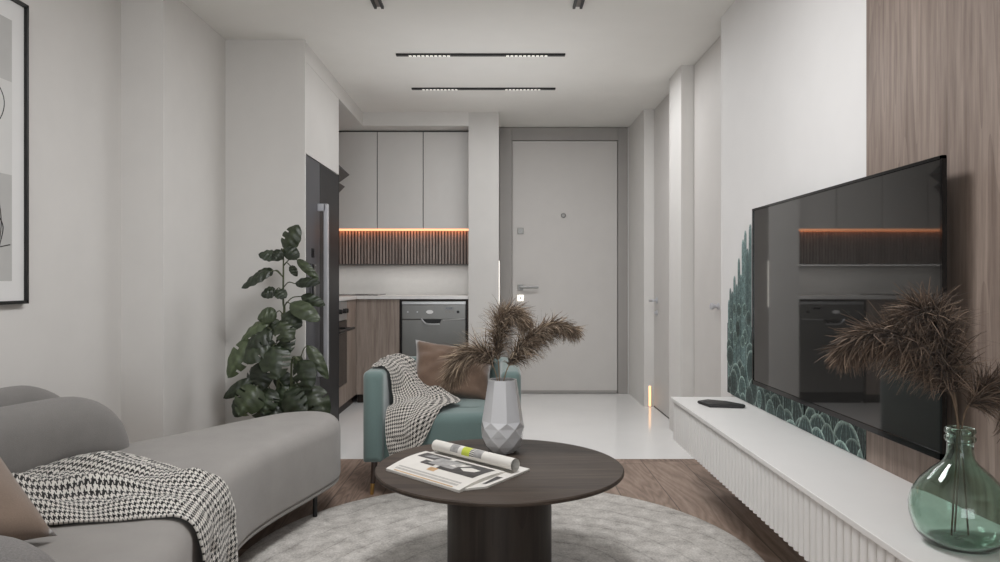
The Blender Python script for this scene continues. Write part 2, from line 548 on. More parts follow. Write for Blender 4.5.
struct('wall_right_far', MB().box(XR, XR + .2, 6.29, YB, 0, ZC), M['wall'])
struct('wall_panel_right', MB().box(XR - .006, XR, YREAR, 2.462, 0, ZC), M['panelwood'])
struct('trim_1', MB().box(XR - .012, XR, YB - .03, YB, 0, ZC), M['white'])
struct('trim_2', MB().box(XR - .003, XR + .012, 4.08, 4.092, 0, ZC), M['tvwall'])
struct('trim_3', MB().box(XR - .003, XR + .012, 5.33, 5.342, 0, ZC), M['wall'])
# rear wall with a window behind the camera
rw = MB()
rw.box(XL - .1, -1.5, YREAR - .1, YREAR, 0, ZC); rw.box(1.0, XR + .2, YREAR - .1, YREAR, 0, ZC)
rw.box(-1.5, 1.0, YREAR - .1, YREAR, 0, .25); rw.box(-1.5, 1.0, YREAR - .1, YREAR, 2.4, ZC)
struct('wall_rear', rw, M['wall'])
wf = MB()
for x in (-1.5, -.27, .95): wf.box(x, x + .05, YREAR - .07, YREAR - .02, .25, 2.4)
for z in (.25, 1.6, 2.35): wf.box(-1.5, 1.0, YREAR - .069, YREAR - .021, z, z + .05)
w1 = struct('window_1', wf, M['white'])
MB().box(-1.48, .98, YREAR - .048, YREAR - .044, .27, 2.38).build('window_pane', M['pane'], w1)

# entrance door
dm = MB(); dm.box(.12, 1.137, YB - .03, YB - .001, .006, 2.448, .003)
d1 = struct('door_1', dm, M['door'])
cs = MB()
cs.box(-.006, .115, YB - .045, YB - .001, 0, 2.575, .003); cs.box(1.142, 1.237, YB - .045, YB - .001, 0, 2.575, .003)
cs.box(.115, 1.142, YB - .045, YB - .001, 2.452, 2.575, .003)
cs.build('door_frame', M['casing'], d1)
hb = MB().box(.17, .225, YB - .04, YB - .03, 1.0, 1.055, .003)
h1 = hb.build('handle_plate', M['dwsteel'], d1)
hl = MB().lathe([(.011, -.05), (.011, 0)], (.2, YB - .04, 1.03), 12, axis='y')
hl.box(.19, .37, YB - .1, YB - .085, 1.018, 1.042, .006)
hl.build('door_handle', M['dwsteel'], d1)
lk = MB().box(.17, .228, YB - .042, YB - .03, 1.545, 1.605, .003); lk.lathe([(.014, -.008), (.014, 0)], (.199, YB - .042, 1.575), 16, axis='y')
lk.build('lock_plate', M['dwsteel'], d1)
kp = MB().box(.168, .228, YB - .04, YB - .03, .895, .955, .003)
kpo = kp.build('keyhole_plate', M['whiteglow'], d1)  # bright white put in as material glow; the plate is no lamp
MB().lathe([(.008, -.004), (.008, 0)], (.198, YB - .04, .925), 12, axis='y').build('keyhole', M['black'], kpo)
MB().lathe([(.02, -.012), (.024, -.006), (.024, 0)], (.615, YB - .03, 1.725), 20, axis='y').build('peephole', M['dwsteel'], d1)
MB().box(.12, 1.137, YB - .034, YB - .03, .006, .03).build('threshold_seal', M['casing'], d1)
# side doors in the niches
def side_door(n, y0, y1, hy, knob):
    d = struct('door_%d' % n, MB().box(1.337, 1.377, y0 + .004, y1 - .004, .008, ZC - .004, .002), M['niche_door'])
    h = MB()
    if knob:
        h.lathe([(.022, 0), (.022, -.006), (.012, -.01), (.012, -.03), (.02, -.035), (.02, -.05), (.012, -.054)], (1.337, hy, .935), 20, axis='x')
        h.build('door_knob', M['steel'], d, smooth=True)
    else:
        h.lathe([(.026, 0), (.026, -.008), (.01, -.012), (.01, -.06)], (1.337, hy, .925), 20, axis='x')
        h.box(1.268, 1.284, hy - .13, hy + .01, .914, .936, .005)
        h.build('door_handle', M['steel'], d, smooth=True)
        MB().lathe([(.024, 0), (.024, -.008), (.012, -.01), (.012, -.022)], (1.337, hy, .82), 20, axis='x').build('lock_cylinder', M['steel'], d, smooth=True)
    MB().box(1.334, 1.345, y0 + .004, y1 - .004, 0, .008).build('threshold_strip', M['black'], d)
side_door(2, 5.33, 6.29, 6.17, False)
side_door(3, 4.08, 5.0, 4.43, True)

# marker lights
ml = thing('marker_light', 'warm lit vertical floor marker light on the door reveal of the right wall', 'light', (1.30, 6.28, 0))
MB().box(1.283, 1.312, 6.279, 6.29, .0, .185, .002).build('housing', M['white'], ml)
MB().box(1.288, 1.307, 6.276, 6.28, .006, .18).build('diffuser', M['warmled'], ml)
MB_c = MB().box(-.0095, -.004, 6.402, 6.412, .86, 1.27, .001)
tag(MB_c.build('wall_light', M['whiteglow']), 'slim white vertical light strip on the column edge beside the entrance door', 'light')

# ------------------------------------------------------------------ ceiling lights
def linear_light(y, label):
    t = thing('linear_ceiling_light', label, 'ceiling light', (-.127, y, ZC), 'linear spot lights across the ceiling')
    MB().box(-.682, .428, y - .017, y + .017, ZC - .012, ZC, .002).build('housing', M['black'], t)
    for g0 in (-.59, .05):
        for k in range(10):
            x = g0 + .028 * k
            MB().box(x - .009, x + .009, y - .011, y + .011, ZC - .0135, ZC - .011).build('spot_lens', M['spot'], t)
    return t
linear_light(4.76, 'black linear ceiling light with two rows of white spots, the nearer and longer-looking one')
linear_light(5.60, 'black linear ceiling light with two rows of white spots, the farther one near the kitchen')
def ceiling_bar(x, label):
    t = thing('ceiling_light_bar', label, 'ceiling light', (x, 3.2, ZC), 'lengthwise ceiling light bars')
    b = MB()
    b.box(x - .026, x - .012, 2.5, 3.935, ZC - .014, ZC); b.box(x + .012, x + .026, 2.5, 3.935, ZC - .014, ZC)
    b.build('housing', M['black'], t)
    MB().box(x - .012, x + .012, 2.5, 3.93, ZC - .004, ZC).build('diffuser', M['diff'], t)
ceiling_bar(-.656, 'black-edged ceiling light bar cut by the top of the photo, left one')
ceiling_bar(.42, 'black-edged ceiling light bar cut by the top of the photo, right one')

# ------------------------------------------------------------------ kitchen
# fridge
fr = thing('fridge', 'tall side-by-side fridge in graphite and black with long steel handle behind the plant', 'fridge', (-1.54, 4.95, 0))
MB().box(-1.88, -1.225, 4.50, 5.41, .02, 1.878).build('body', M['fridge_black'], fr)
dn = MB().box(-1.224, -1.204, 4.502, 4.846, .04, 1.875, .004).build('door', M['fridge_grey'], fr); dn['label'] = 'graphite near fridge door with dispenser'
df = MB().box(-1.224, -1.204, 4.852, 5.408, .04, 1.875, .004).build('door', M['fridge_black'], fr); df['label'] = 'black far fridge door'
hd = MB().box(-1.165, -1.135, 4.775, 4.815, .46, 1.60, .006); hd.box(-1.204, -1.15, 4.775, 4.805, 1.55, 1.60, .004); hd.box(-1.204, -1.15, 4.775, 4.805, .46, .52, .004)
hd.build('handle', M['steel'], df)
MB().box(-1.206, -1.2, 4.59, 4.73, .95, 1.20, .002).build('dispenser', M['blackgloss'], dn)
MB().box(-1.206, -1.2, 4.63, 4.69, 1.24, 1.30, .002).build('display', M['blackgloss'], dn)
MB().box(-1.88, -1.24, 4.50, 5.41, 0, .02).build('plinth', M['black'], fr)
# overhead cabinet
oc = thing('overhead_cabinet', 'white cabinet filling the wall above the fridge', 'cabinet', (-1.54, 4.95, 1.89))
MB().box(-1.88, -1.226, 4.50, 5.415, 1.885, 2.455).build('body', M['cab'], oc)
MB().box(-1.224, -1.204, 4.497, 5.416, 1.882, 2.452, .002).build('door', M['cab'], oc)
struct('trim_4', MB().box(-1.88, -1.204, 5.41, 5.425, 0, 1.88), M['fridge_black'])
# wall cabinets (back run)
def wall_cab(x0, x1, label):
    t = thing('wall_cabinet', label, 'cabinet', ((x0 + x1) / 2, 6.8, 1.565), 'white cabinets over the worktop')
    MB().box(x0, x1, 6.622, YB - .002, 1.566, 2.458).build('body', M['cab_dark'], t)
    MB().box(x0 + .0035, x1 - .0035, 6.60, 6.62, 1.566, 2.446, .002).build('door', M['cab'], t)
    if x0 < -1.5: MB().box(-1.88, x0, 6.601, YB - .002, 1.566, 2.458).build('filler_panel', M['cab'], t)
wall_cab(-.700, -.282, 'white handleless wall cabinet at the right end beside the column')
wall_cab(-1.118, -.700, 'white handleless wall cabinet, the middle one of the row above the lit strip')
wall_cab(-1.536, -1.118, 'white handleless wall cabinet partly hidden behind the fridge')
# led and fluted panel
tag(MB().box(-1.875, -.284, 6.603, 6.640, 1.549, 1.566).build('light_strip', M['led']), 'glowing orange light strip under the white wall cabinets', 'light strip')
fl = MB(); fl.box(-1.875, -.284, 6.655, YB - .002, 1.245, 1.5655, mi=1)
x = -1.87
while x < -.29:
    fl.box(x, x + .018, 6.643, 6.656, 1.246, 1.5655, .004); x += .0285
fp = thing('fluted_cabinet', 'fluted brown wood cabinet band below the orange light strip', 'cabinet', (-1.08, 6.8, 1.245))
fl.build('fluted_front', [M['flutewood'], M['basewood']], fp)
tag(MB().box(-1.88, -.282, YB - .022, YB - .002, .962, 1.243).build('splashback', M['splash']), 'plain white splashback behind the kitchen worktop', 'splashback')
# worktop (L)
wt = MB()
wt.prism([(-1.88, 5.43), (-1.265, 5.43), (-1.265, 6.425), (-.28, 6.425), (-.28, YB - .003), (-1.88, YB - .003)], .93, .96)
tag(wt.build('worktop', M['worktop']), 'L-shaped pale stone kitchen worktop', 'worktop')
ck = thing('cooktop', 'thin black glass cooktop in the corner of the worktop', 'cooktop', (-1.45, 6.75, .96))
MB().box(-1.78, -1.10, 6.52, 6.98, .96, .968, .002).build('glass', M['blackgloss'], ck)
for cx, cy, r in ((-1.6, 6.64, .09), (-1.6, 6.86, .075), (-1.28, 6.64, .075), (-1.28, 6.86, .09)):
    rg = MB().lathe([(r, .968), (r, .9685), (r - .004, .9685), (r - .004, .968)], (cx, cy, 0), 28, cap0=False, cap1=False)
    rg.build('cooking_zone', M['diff'], ck)
# base cabinets
def base_cab(x0, x1, label):
    t = thing('base_cabinet', label, 'cabinet', ((x0 + x1) / 2, 6.7, 0))
    MB().box(x0, x1, 6.472, YB - .025, .08, .928).build('body', M['cab_dark'], t)
    MB().box(x0 + .001, x1 - .001, 6.45, 6.47, .08, .926, .001).build('door', M['kitwood'], t)
    MB().box(x0, x1, 6.5, 6.515, 0, .08).build('plinth', M['basewood'], t)
base_cab(-1.28, -.895, 'brown wood base cabinet left of the dishwasher')
lf = thing('oven_cabinet', 'brown wood base cabinet with the built-in oven beside the fridge', 'cabinet', (-1.58, 5.95, 0))
lb = MB(); lb.box(-1.88, -1.302, 6.05, 7.03, .08, .928); lb.box(-1.88, -1.302, 5.43, 6.05, .08, .24); lb.box(-1.88, -1.302, 5.43, 5.45, .24, .928)
lb.build('body', M['kitwood'], lf)
MB().box(-1.30, -1.281, 6.052, 6.449, .08, .926, .001).build('door', M['kitwood'], lf)
MB().box(-1.30, -1.281, 5.43, 6.048, .08, .238, .001).build('drawer', M['kitwood'], lf)
MB().box(-1.33, -1.315, 5.43, 6.48, 0, .08).build('plinth', M['basewood'], lf)
ov = thing('oven', 'black built-in oven with steel control panel and black bar handle', 'oven', (-1.55, 5.75, .245))
MB().box(-1.86, -1.302, 5.455, 6.045, .243, .925).build('body', M['black'], ov)
odr = MB().box(-1.30, -1.276, 5.455, 6.045, .245, .765, .003).build('door', M['blackgloss'], ov)
MB().box(-1.277, -1.272, 5.53, 5.97, .33, .66, .002).build('window', M['ovenglass'], odr)
oh = MB().box(-1.225, -1.205, 5.48, 6.03, .69, .71, .006); oh.box(-1.277, -1.21, 5.52, 5.54, .692, .708); oh.box(-1.277, -1.21, 5.97, 5.99, .692, .708)
oh.build('handle', M['black'], odr)
ocp = MB().box(-1.30, -1.276, 5.455, 6.045, .77, .922, .003).build('control_panel', M['dwlight'], ov)
for yy in (5.60, 5.75, 5.90, 5.98):
    MB().lathe([(.02, 0), (.018, .025), (.012, .027)], (-1.276, yy, .845), 16, axis='x').build('knob', M['black'], ocp)
# dishwasher
dw = thing('dishwasher', 'grey steel dishwasher with curved handle recess behind the armchair', 'dishwasher', (-.59, 6.7, 0))
MB().box(-.886, -.298, 6.48, 7.03, .02, .92).build('body', M['black'], dw)
ddr = MB().box(-.872, -.305, 6.452, 6.478, .10, .745, .004).build('door', M['dwsteel'], dw)
dcp = MB().box(-.872, -.305, 6.448, 6.478, .75, .878, .004).build('control_panel', M['dwsteel'], dw)
tl = MB().box(-.872, -.305, 6.445, 6.478, .881, .908, .003).build('top_trim', M['dwlight'], dw); tl['label'] = 'lighter steel top strip'
hh = MB()
hh.tube(curve([(-.70, 6.444, .752), (-.685, 6.44, .735), (-.665, 6.436, .716), (-.64, 6.434, .708), (-.58, 6.434, .706), (-.535, 6.434, .708)], 24), .0075, 8)
hh.tube([(-.51, 6.446, .744), (-.315, 6.446, .752)], .004, 6)
hh.build('handle', M['dwlight'], dw, smooth=True)
hr = MB(); hr.rings([[Vector((x, 6.4475 + d, z)) for x, z in ((-.69, .748), (-.52, .748), (-.535, .712), (-.66, .712))] for d in (0, .004)])
hr.build('handle_recess', M['black'], dw)
MB().box(-.485, -.42, 6.4455, 6.449, .838, .858).build('display', M['blackgloss'], dcp)
el = MB(); el.rings([[Vector((-.625 + .032 * math.cos(a * PI / 12), yy, .815 + .017 * math.sin(a * PI / 12))) for a in range(24)] for yy in (6.4485, 6.4445)])
el.build('badge', M['white'], dcp)
for k in range(4):
    r = .013 if k == 3 else .006
    MB().lathe([(r, -.005), (r, 0)], (-.48 + .033 * k + (.008 if k == 3 else 0), 6.4485, .815), 14, axis='y').build('button', M['diff'] if k < 3 else M['black'], dcp)
for xx in (-.82, -.735):
    MB().lathe([(.007, -.004), (.007, 0)], (xx, 6.4485, .815), 12, axis='y').build('button', M['dwlight'], dcp)
ds = MB(); ds.box(-.894, -.888, 6.448, 6.48, 0, .928); ds.box(-.296, -.281, 6.448, 6.48, 0, .928); ds.box(-.888, -.296, 6.448, 6.48, .914, .928)
ds.build('surround', M['basewood'], dw)
MB().box(-.872, -.305, 6.49, 6.5, 0, .095).build('plinth', M['black'], dw)
# hood
hd = thing('range_hood', 'dark angular range hood peeking out behind the fridge cabinet', 'range hood', (-1.5, 5.85, 1.8))
hm = MB()
prof = [(-1.88, 1.80), (-1.40, 1.80), (-1.315, 1.89), (-1.365, 1.925), (-1.275, 1.99), (-1.38, 2.09), (-1.88, 2.12)]
hm.rings([[Vector((x, y, z)) for x, z in prof] for y in (5.55, 6.15)])
hm.build('canopy', M['hood'], hd)
MB().box(-1.87, -1.5, 5.72, 5.98, 2.11, 2.46).build('duct', M['diff'], hd)

# ------------------------------------------------------------------ TV wall
tv = thing('television', 'large black wall-mounted television above the white console', 'television', (1.2, 2.655, .6))
MB().box(1.186, 1.194, 1.935, 3.385, .612, 1.424, .002).build('casing', M['black'], tv)
MB().box(1.194, 1.225, 2.15, 3.17, .64, 1.25, .008).build('rear_housing', M['black'], tv)
MB().box(1.1815, 1.186, 1.942, 3.378, .628, 1.417, .001).build('screen', M['screen'], tv)
bz = MB()
bz.box(1.178, 1.19, 1.932, 1.942, .610, 1.426); bz.box(1.178, 1.19, 3.378, 3.388, .610, 1.426)
bz.box(1.178, 1.19, 1.932, 3.388, 1.417, 1.426); bz.box(1.178, 1.19, 1.932, 3.388, .610, .628)
bz.build('bezel', M['blackgloss'], tv)
MB().box(1.225, 1.2435, 2.45, 2.85, .85, 1.2).build('wall_bracket', M['black'], tv)
# mural
mu = MB()
def cactus(pts, cy, cz, layer, edge, mid):
    rings = []
    for fr, c in ((1.0, edge), (.90, tuple((a_ + b_) / 2.6 for a_, b_ in zip(edge, mid))), (.82, mid), (.45, tuple(m * .75 for m in mid)), (.08, tuple(m * .62 for m in mid))):
        ring = []
        for (y, z) in pts:
            v = mu.bm.verts.new((XR - .0006 - layer * .00012, cy + (y - cy) * fr, max(.481, cz + (z - cz) * fr)))
            v[mu.col] = (c[0], c[1], c[2], 1); ring.append(v)
        rings.append(ring)
    n = len(pts)
    for a, b in zip(rings, rings[1:]):
        for i in range(n): mu.bm.faces.new((a[i], a[(i + 1) % n], b[(i + 1) % n], b[i]))
    mu.bm.faces.new(rings[-1])
def pad(y, zb, w, h, layer, edge, mid):
    pts = [(y + w / 2 * math.cos(2 * PI * k / 22), zb + h / 2 + h / 2 * math.sin(2 * PI * k / 22)) for k in range(22)]
    cactus(pts, y, zb + h / 2, layer, edge, mid)
def column(y, zb, w, h, layer, edge, mid):
    pts = [(y - w / 2, zb), (y + w / 2, zb)] + [(y + w / 2 * math.cos(PI * k / 8) * (1 if 0 < k < 8 else 1), zb + h + w * 1.1 * math.sin(PI * k / 8)) for k in range(9)]
    cactus(pts, y, zb + h / 2, layer, edge, mid)
def tone(rgb, f): return tuple(min(1, c * f) for c in lin(rgb)[:3])
bgc = lin((30, 40, 40))
for (ya, yb, za, zb) in ((3.4, 3.985, .481, .86), (2.466, 3.4, .481, .70)):
    vs = [mu.bm.verts.new((XR - .0004, a, b)) for a, b in ((ya, za), (yb, za), (yb, zb), (ya, zb))]
    for v in vs: v[mu.col] = bgc
    mu.bm.faces.new(vs)
rm = random.Random(3)
lay = 1
def strip(pts, wd, layer, col):
    prev = None
    for i, (y, z) in enumerate(pts):
        a_ = pts[max(i - 1, 0)]; b_ = pts[min(i + 1, len(pts) - 1)]
        dy, dz = b_[0] - a_[0], b_[1] - a_[1]; l_ = math.hypot(dy, dz) or 1
        ny, nz = -dz / l_ * wd / 2, dy / l_ * wd / 2
        va = mu.bm.verts.new((XR - .0006 - layer * .00012 - .00006, y + ny, max(.481, z + nz)))
        vb = mu.bm.verts.new((XR - .0006 - layer * .00012 - .00006, y - ny, max(.481, z - nz)))
        k = 1.0 if i % 2 else .45
        va[mu.col] = vb[mu.col] = (col[0] * k, col[1] * k, col[2] * k, 1)
        if prev: mu.bm.faces.new((prev[0], va, vb, prev[1]))
        prev = (va, vb)
cols = [(3.955, 1.00, .035), (3.93, 1.07, .03), (3.895, 1.03, .05), (3.86, 1.13, .035), (3.825, 1.08, .04), (3.79, 1.22, .036), (3.76, 1.12, .05), (3.725, 1.31, .04), (3.69, 1.36, .034), (3.66, 1.25, .05), (3.62, 1.38, .04), (3.57, 1.30, .05), (3.50, 1.36, .05), (3.42, 1.2, .05)]
rm.shuffle(cols)
for y, top, w in cols:
    e = rm.uniform(.65, 1.3)
    column(y, .55, w, top - .55 - .05, lay, tone((130, 152, 150), e), tone((76, 102, 102), e))
    for q in (-.3, 0, .3):
        strip([(y + q * w, .56 + (top - .60) * i / 24) for i in range(25)], .0022, lay, tone((170, 192, 186), e))
    lay += 1
for row, (zt, wd) in enumerate(((.93, .10), (.84, .11), (.76, .12), (.68, .16), (.615, .17), (.555, .15), (.515, .13))):
    y = 2.50 + .05 * (row % 2)
    while y < 3.96:
        near = y < 3.42
        if not (row < 3 and near) and not (row < 3 and y > 3.9 and row == 0):
            w = wd * rm.uniform(.55, 1.2) * (1.15 if near else .8); h = w * rm.uniform(.95, 1.45)
            w = min(w, 2 * (3.982 - y), 2 * (y - 2.468))
            ztop = zt + rm.uniform(-.035, .04) + (.0 if near else .03)
            e = rm.uniform(.5, 1.35)
            if w > .03:
                pad(y, ztop - h, w, h, lay, tone((168, 190, 182), e), tone((46, 66, 65), e))
                cz_ = ztop - h / 2
                for q in ((-.62, -.34, 0, .34, .62) if rm.random() < .5 else (-.4, .0, .4)):
                    strip([(y + q * w / 2 * math.cos(a_ * PI / 20), cz_ + h / 2 * .95 * math.sin(a_ * PI / 20)) for a_ in range(-9, 10)], .0022, lay, tone((140, 166, 158), e))
                lay += 1
        y += wd * rm.uniform(.6, 1.1)
for f in mu.bm.faces:
    f.normal_update()
tag(mu.build('cactus_mural', M['mural']), 'teal cactus mural printed on the white wall behind the television', 'mural')
# console
cn = thing('media_console', 'long white floating console with ribbed front under the television', 'console', (1.08, 2.36, .26))
YC0, YC1 = .90, 3.825
MB().box(.90, XR - .001, YC0, YC1, .461, .479, .002).build('top_panel', M['console'], cn)
MB().box(.945, XR - .001, YC0 + .01, YC1 - .01, .26, .452).build('body', M['console'], cn)
MB().box(.955, XR - .001, YC0 + .02, YC1 - .02, .452, .461).build('shadow_gap', M['cab_dark'], cn)
ys = [3.822, 2.982, 2.142, 1.302, .902]
for a, b in zip(ys[1:], ys):
    r = MB(); r.box(.925, .944, a + .0015, b - .0015, .258, .455)
    k = int((b - a) / .04); st = (b - a - .003) / k
    for i in range(k):
        y0 = a + .0015 + i * st
        ring = [(.925, y0 + .002)] + [(.925 - .016 * math.sin(PI * q / 6), y0 + st / 2 - (st / 2 - .002) * math.cos(PI * q / 6)) for q in range(1, 6)] + [(.925, y0 + st - .002)]
        r.rings([[Vector((x, y, z)) for x, y in ring] for z in (.258, .455)])
    r.build('door', M['console'], cn, smooth=True, sharp=50)
# device on console
dv = MB()
pl = [(1.01, 3.50), (1.17, 3.47), (1.185, 3.50), (1.13, 3.60), (1.04, 3.66), (.985, 3.62)]
dv.rings([[Vector((1.09 + (x - 1.09) * s, 3.56 + (y - 3.56) * s, z)) for x, y in pl] for z, s in ((.4795, .95), (.484, 1.0), (.492, .98), (.495, .9))])
tag(dv.build('router', M['black']), 'flat black angular device lying on the far end of the white console', 'router')

# ------------------------------------------------------------------ wall art
pa = thing('framed_art', 'abstract line art in thin black frame hanging on the left wall', 'picture', (XL, 2.45, 1.0))
Y0, Y1, Z0, Z1 = 1.98, 2.897, 1.0, 2.19
fm = MB()
fm.box(XL + .001, XL + .026, Y0, Y0 + .013, Z0, Z1); fm.box(XL + .001, XL + .026, Y1 - .013, Y1, Z0, Z1)
fm.box(XL + .001, XL + .026, Y0, Y1, Z0, Z0 + .013); fm.box(XL + .001, XL + .026, Y0, Y1, Z1 - .013, Z1)
fm.build('frame', M['black'], pa)
MB().box(XL + .002, XL + .014, Y0 + .013, Y1 - .013, Z0 + .013, Z1 - .013).build('mount', M['mat'], pa)
pr = MB(); pr.box(XL + .0141, XL + .0148, Y0 + .11, Y1 - .085, Z0 + .09, Z1 - .09)
pr.box(XL + .0149, XL + .0152, Y0 + .11, Y1 - .085, 1.50, 1.86, mi=1)
pr.rings([[Vector((XL + .0149 + d, 2.45 + .28 * math.cos(k * PI / 16), 1.30 + .14 * math.sin(k * PI / 16))) for k in range(32)] for d in (0, .0003)], mi=1)
for P in ([(2.45, 2.0), (2.62, 1.92), (2.76, 1.80), (2.74, 1.70), (2.66, 1.68), (2.60, 1.78), (2.66, 1.9)],
          [(2.2, 1.7), (2.4, 1.45), (2.62, 1.6), (2.72, 1.44), (2.75, 1.30), (2.70, 1.22), (2.5, 1.3)],
          [(2.3, 1.22), (2.5, 1.24), (2.66, 1.21), (2.80, 1.23)],
          [(2.74, 1.22), (2.76, 1.30), (2.71, 1.36)]):
    pr.tube([(XL + .0155, y, z) for y, z in [(q.x, q.y) for q in curve([(a, b, 0) for a, b in P], 50)]], .0018, 5, mi=2)
pr.build('print', [M['print'], M['printlight'], M['black']], pa)

# ------------------------------------------------------------------ rug
rgm = MB()
rgm.lathe([(1.0, .0), (1.015, .004), (1.02, .010), (1.01, .016), (.98, .018), (.5, .018), (.02, .018)], (0, 2.82, 0), 120)
tag(rgm.build('round_rug', M['rug'], smooth=True), 'round pale grey textured rug under the coffee table', 'rug')

# ------------------------------------------------------------------ coffee table
ZT = .417
ct = thing('coffee_table', 'round dark wood coffee table with thick drum base on the rug', 'table', (0, 2.65, .018))
MB().lathe([(.43, .400), (.446, .402), (.450, .407), (.450, .413), (.446, ZT)], (-.002, 2.65, 0), 110).build('tabletop', M['tablewood'], ct, smooth=True)
MB().lathe([(.19, .0185), (.19, .394)], (-.002, 2.65, 0), 72).build('base', M['basewood'], ct, smooth=True)
MB().lathe([(.2, .394), (.2, .3995)], (-.002, 2.65, 0), 72).build('highlight_ring', M['brass'], ct, smooth=True)  # brass ring added for the highlight line under the tabletop edge

# magazine
mg = thing('magazine', 'open magazine with a rolled-over page on the coffee table', 'magazine', (-.2, 2.55, ZT))
A, D, B, Cc = Vector((-.404, 2.57, 0)), Vector((-.13, 2.30, 0)), Vector((-.288, 2.82, 0)), Vector((.017, 2.517, 0))
def pg(u, v, h=0.0):       # u along A->D, v from outer edge to spine
    p = (A * (1 - u) + D * u) * (1 - v) + (B * (1 - u) + Cc * u) * v
    return Vector((p.x, p.y, ZT + .012 + .010 * math.sin(PI * v) * .8 - .003 * (1 - v) + h))
pm = MB(); n = 16
top = [[pm.bm.verts.new(pg(i / n, j / n)) for j in range(n + 1)] for i in range(n + 1)]
bot = [[pm.bm.verts.new(Vector((pg(i / n, j / n).x, pg(i / n, j / n).y, ZT + .0006))) for j in range(n + 1)] for i in range(n + 1)]
for i in range(n):
    for j in range(n):
        pm.bm.faces.new((top[i][j], top[i + 1][j], top[i + 1][j + 1], top[i][j + 1]))
        pm.bm.faces.new((bot[i][j], bot[i][j + 1], bot[i + 1][j + 1], bot[i + 1][j]))
for i in range(n):
    for j in (0, n):
        pm.bm.faces.new((top[i][j], top[i + 1][j], bot[i + 1][j], bot[i][j]))
        pm.bm.faces.new((top[j][i], top[j][i + 1], bot[j][i + 1], bot[j][i]))
def printq(u0, u1, v0, v1, mi, h=.0006, poly=None):
    k = 6
    for a in range(k):
        for b in range(k):
            ua, ub = u0 + (u1 - u0) * a / k, u0 + (u1 - u0) * (a + 1) / k
            va, vb = v0 + (v1 - v0) * b / k, v0 + (v1 - v0) * (b + 1) / k
            pm.quad([pg(ua, va, h), pg(ub, va, h), pg(ub, vb, h), pg(ua, vb, h)], mi)
printq(.46, .93, .40, .92, 1)            # large dark photo
printq(.06, .40, .66, .93, 1)            # small dark photo
printq(.22, .40, .44, .60, 1, .0007)
printq(.30, .62, .50, .84, 2, .0009)     # pale figure
printq(.40, .50, .28, .40, 3)            # tan block
printq(.08, .92, .08, .13, 4); printq(.08, .92, .16, .20, 4); printq(.1, .9, .02, .045, 3)
def pshape(pts, mi, h):
    pm.quad([pg(u, v, h) for u, v in pts], mi)
pshape([(.52, .62), (.60, .78), (.70, .84), (.66, .70), (.58, .60)], 0, .0011)
pshape([(.66, .62), (.74, .74), (.86, .72), (.84, .60), (.74, .54)], 0, .0012)
pshape([(.12, .72), (.18, .86), (.30, .84), (.26, .74)], 2, .0011)
pm.build('left_page', [M['paper'], M['ink'], M['inklight'], M['inktan'], M['text']], mg)
rl = MB(); ax = (Cc - B).normalized(); sd = Vector((ax.y, -ax.x, 0)); sd = sd if sd.x > 0 else -sd
R0 = .026; base = Vector((0, 0, ZT + .008 + R0))
def rollpt(s, a, r): return B + ax * s + base + (sd * .012) + sd * (r * math.cos(a)) + Vector((0, 0, r * math.sin(a)))
Lr = (Cc - B).length - .005
k = 44
rows = []
for q in range(k + 1):
    a = -2.2 + q / k * 7.4; r = R0 * (1 - .28 * q / k)
    rows.append([rl.bm.verts.new(rollpt(Lr * s / 20, a, r)) for s in range(21)])
for i in range(k):
    am = (-2.2 + (i + .5) / k * 7.4)
    for s in range(20):
        f = rl.bm.faces.new((rows[i][s], rows[i + 1][s], rows[i + 1][s + 1], rows[i][s + 1]))
        f.material_index = 1 if (8 <= s < 10 and 1.4 < am < 3.4) else (3 if s == 10 and 1.5 < am < 3.1 and i % 2 else (2 if s in (11, 12, 5, 6) and 1.5 < am < 3.2 else 0))
for v in rl.bm.verts: v.co += Vector((.030, -.012, 0))
rl.build('rolled_page', [M['paper'], M['inkgreen'], M['inklight'], M['ink']], mg, smooth=True)
lp = MB()
q = [(-.11, 2.325), (-.042, 2.352), (.106, 2.57), (.02, 2.66), (-.2, 2.86), (-.275, 2.82)]
lp.prism(q, ZT + .0006, ZT + .0072)
lp.quad([Vector((x, y, ZT + .0078)) for x, y in ((-.06, 2.375), (-.044, 2.378), (.01, 2.455), (-.01, 2.47))], 1)
lp.build('right_page', [M['paper'], M['ink']], mg)

# ceramic vase
vc = (.010, 2.86)
vs = MB(); n = 8
def vring(z, r, off): return [Vector((vc[0] + r * math.cos(2 * PI * (k + off) / n + .2), vc[1] + r * math.sin(2 * PI * (k + off) / n + .2), z)) for k in range(n)]
spec = [(ZT + .0005, .050, 0), (ZT + .03, .074, .5), (ZT + .065, .083, 0), (ZT + .10, .086, .5), (ZT + .125, .082, 0)]
rr = [[vs.bm.verts.new(p) for p in vring(*s)] for s in spec]
for a, (ra, rb) in enumerate(zip(rr, rr[1:])):
    for k in range(n):
        if spec[a][2] == 0:   # next ring is offset +.5
            vs.bm.faces.new((ra[k], ra[(k + 1) % n], rb[k])); vs.bm.faces.new((rb[k], ra[(k + 1) % n], rb[(k + 1) % n]))
        else:
            vs.bm.faces.new((ra[k], rb[(k + 1) % n], rb[k])); vs.bm.faces.new((ra[k], ra[(k + 1) % n], rb[(k + 1) % n]))
vs.bm.faces.new(rr[0][::-1])
topo = [vs.bm.verts.new(p) for p in vring(ZT + .285, .057, 0)]
topi = [vs.bm.verts.new(p) for p in vring(ZT + .285, .050, 0)]
boti = [vs.bm.verts.new(p) for p in vring(ZT + .11, .070, 0)]
flr = [vs.bm.verts.new(p) for p in vring(ZT + .03, .05, 0)]
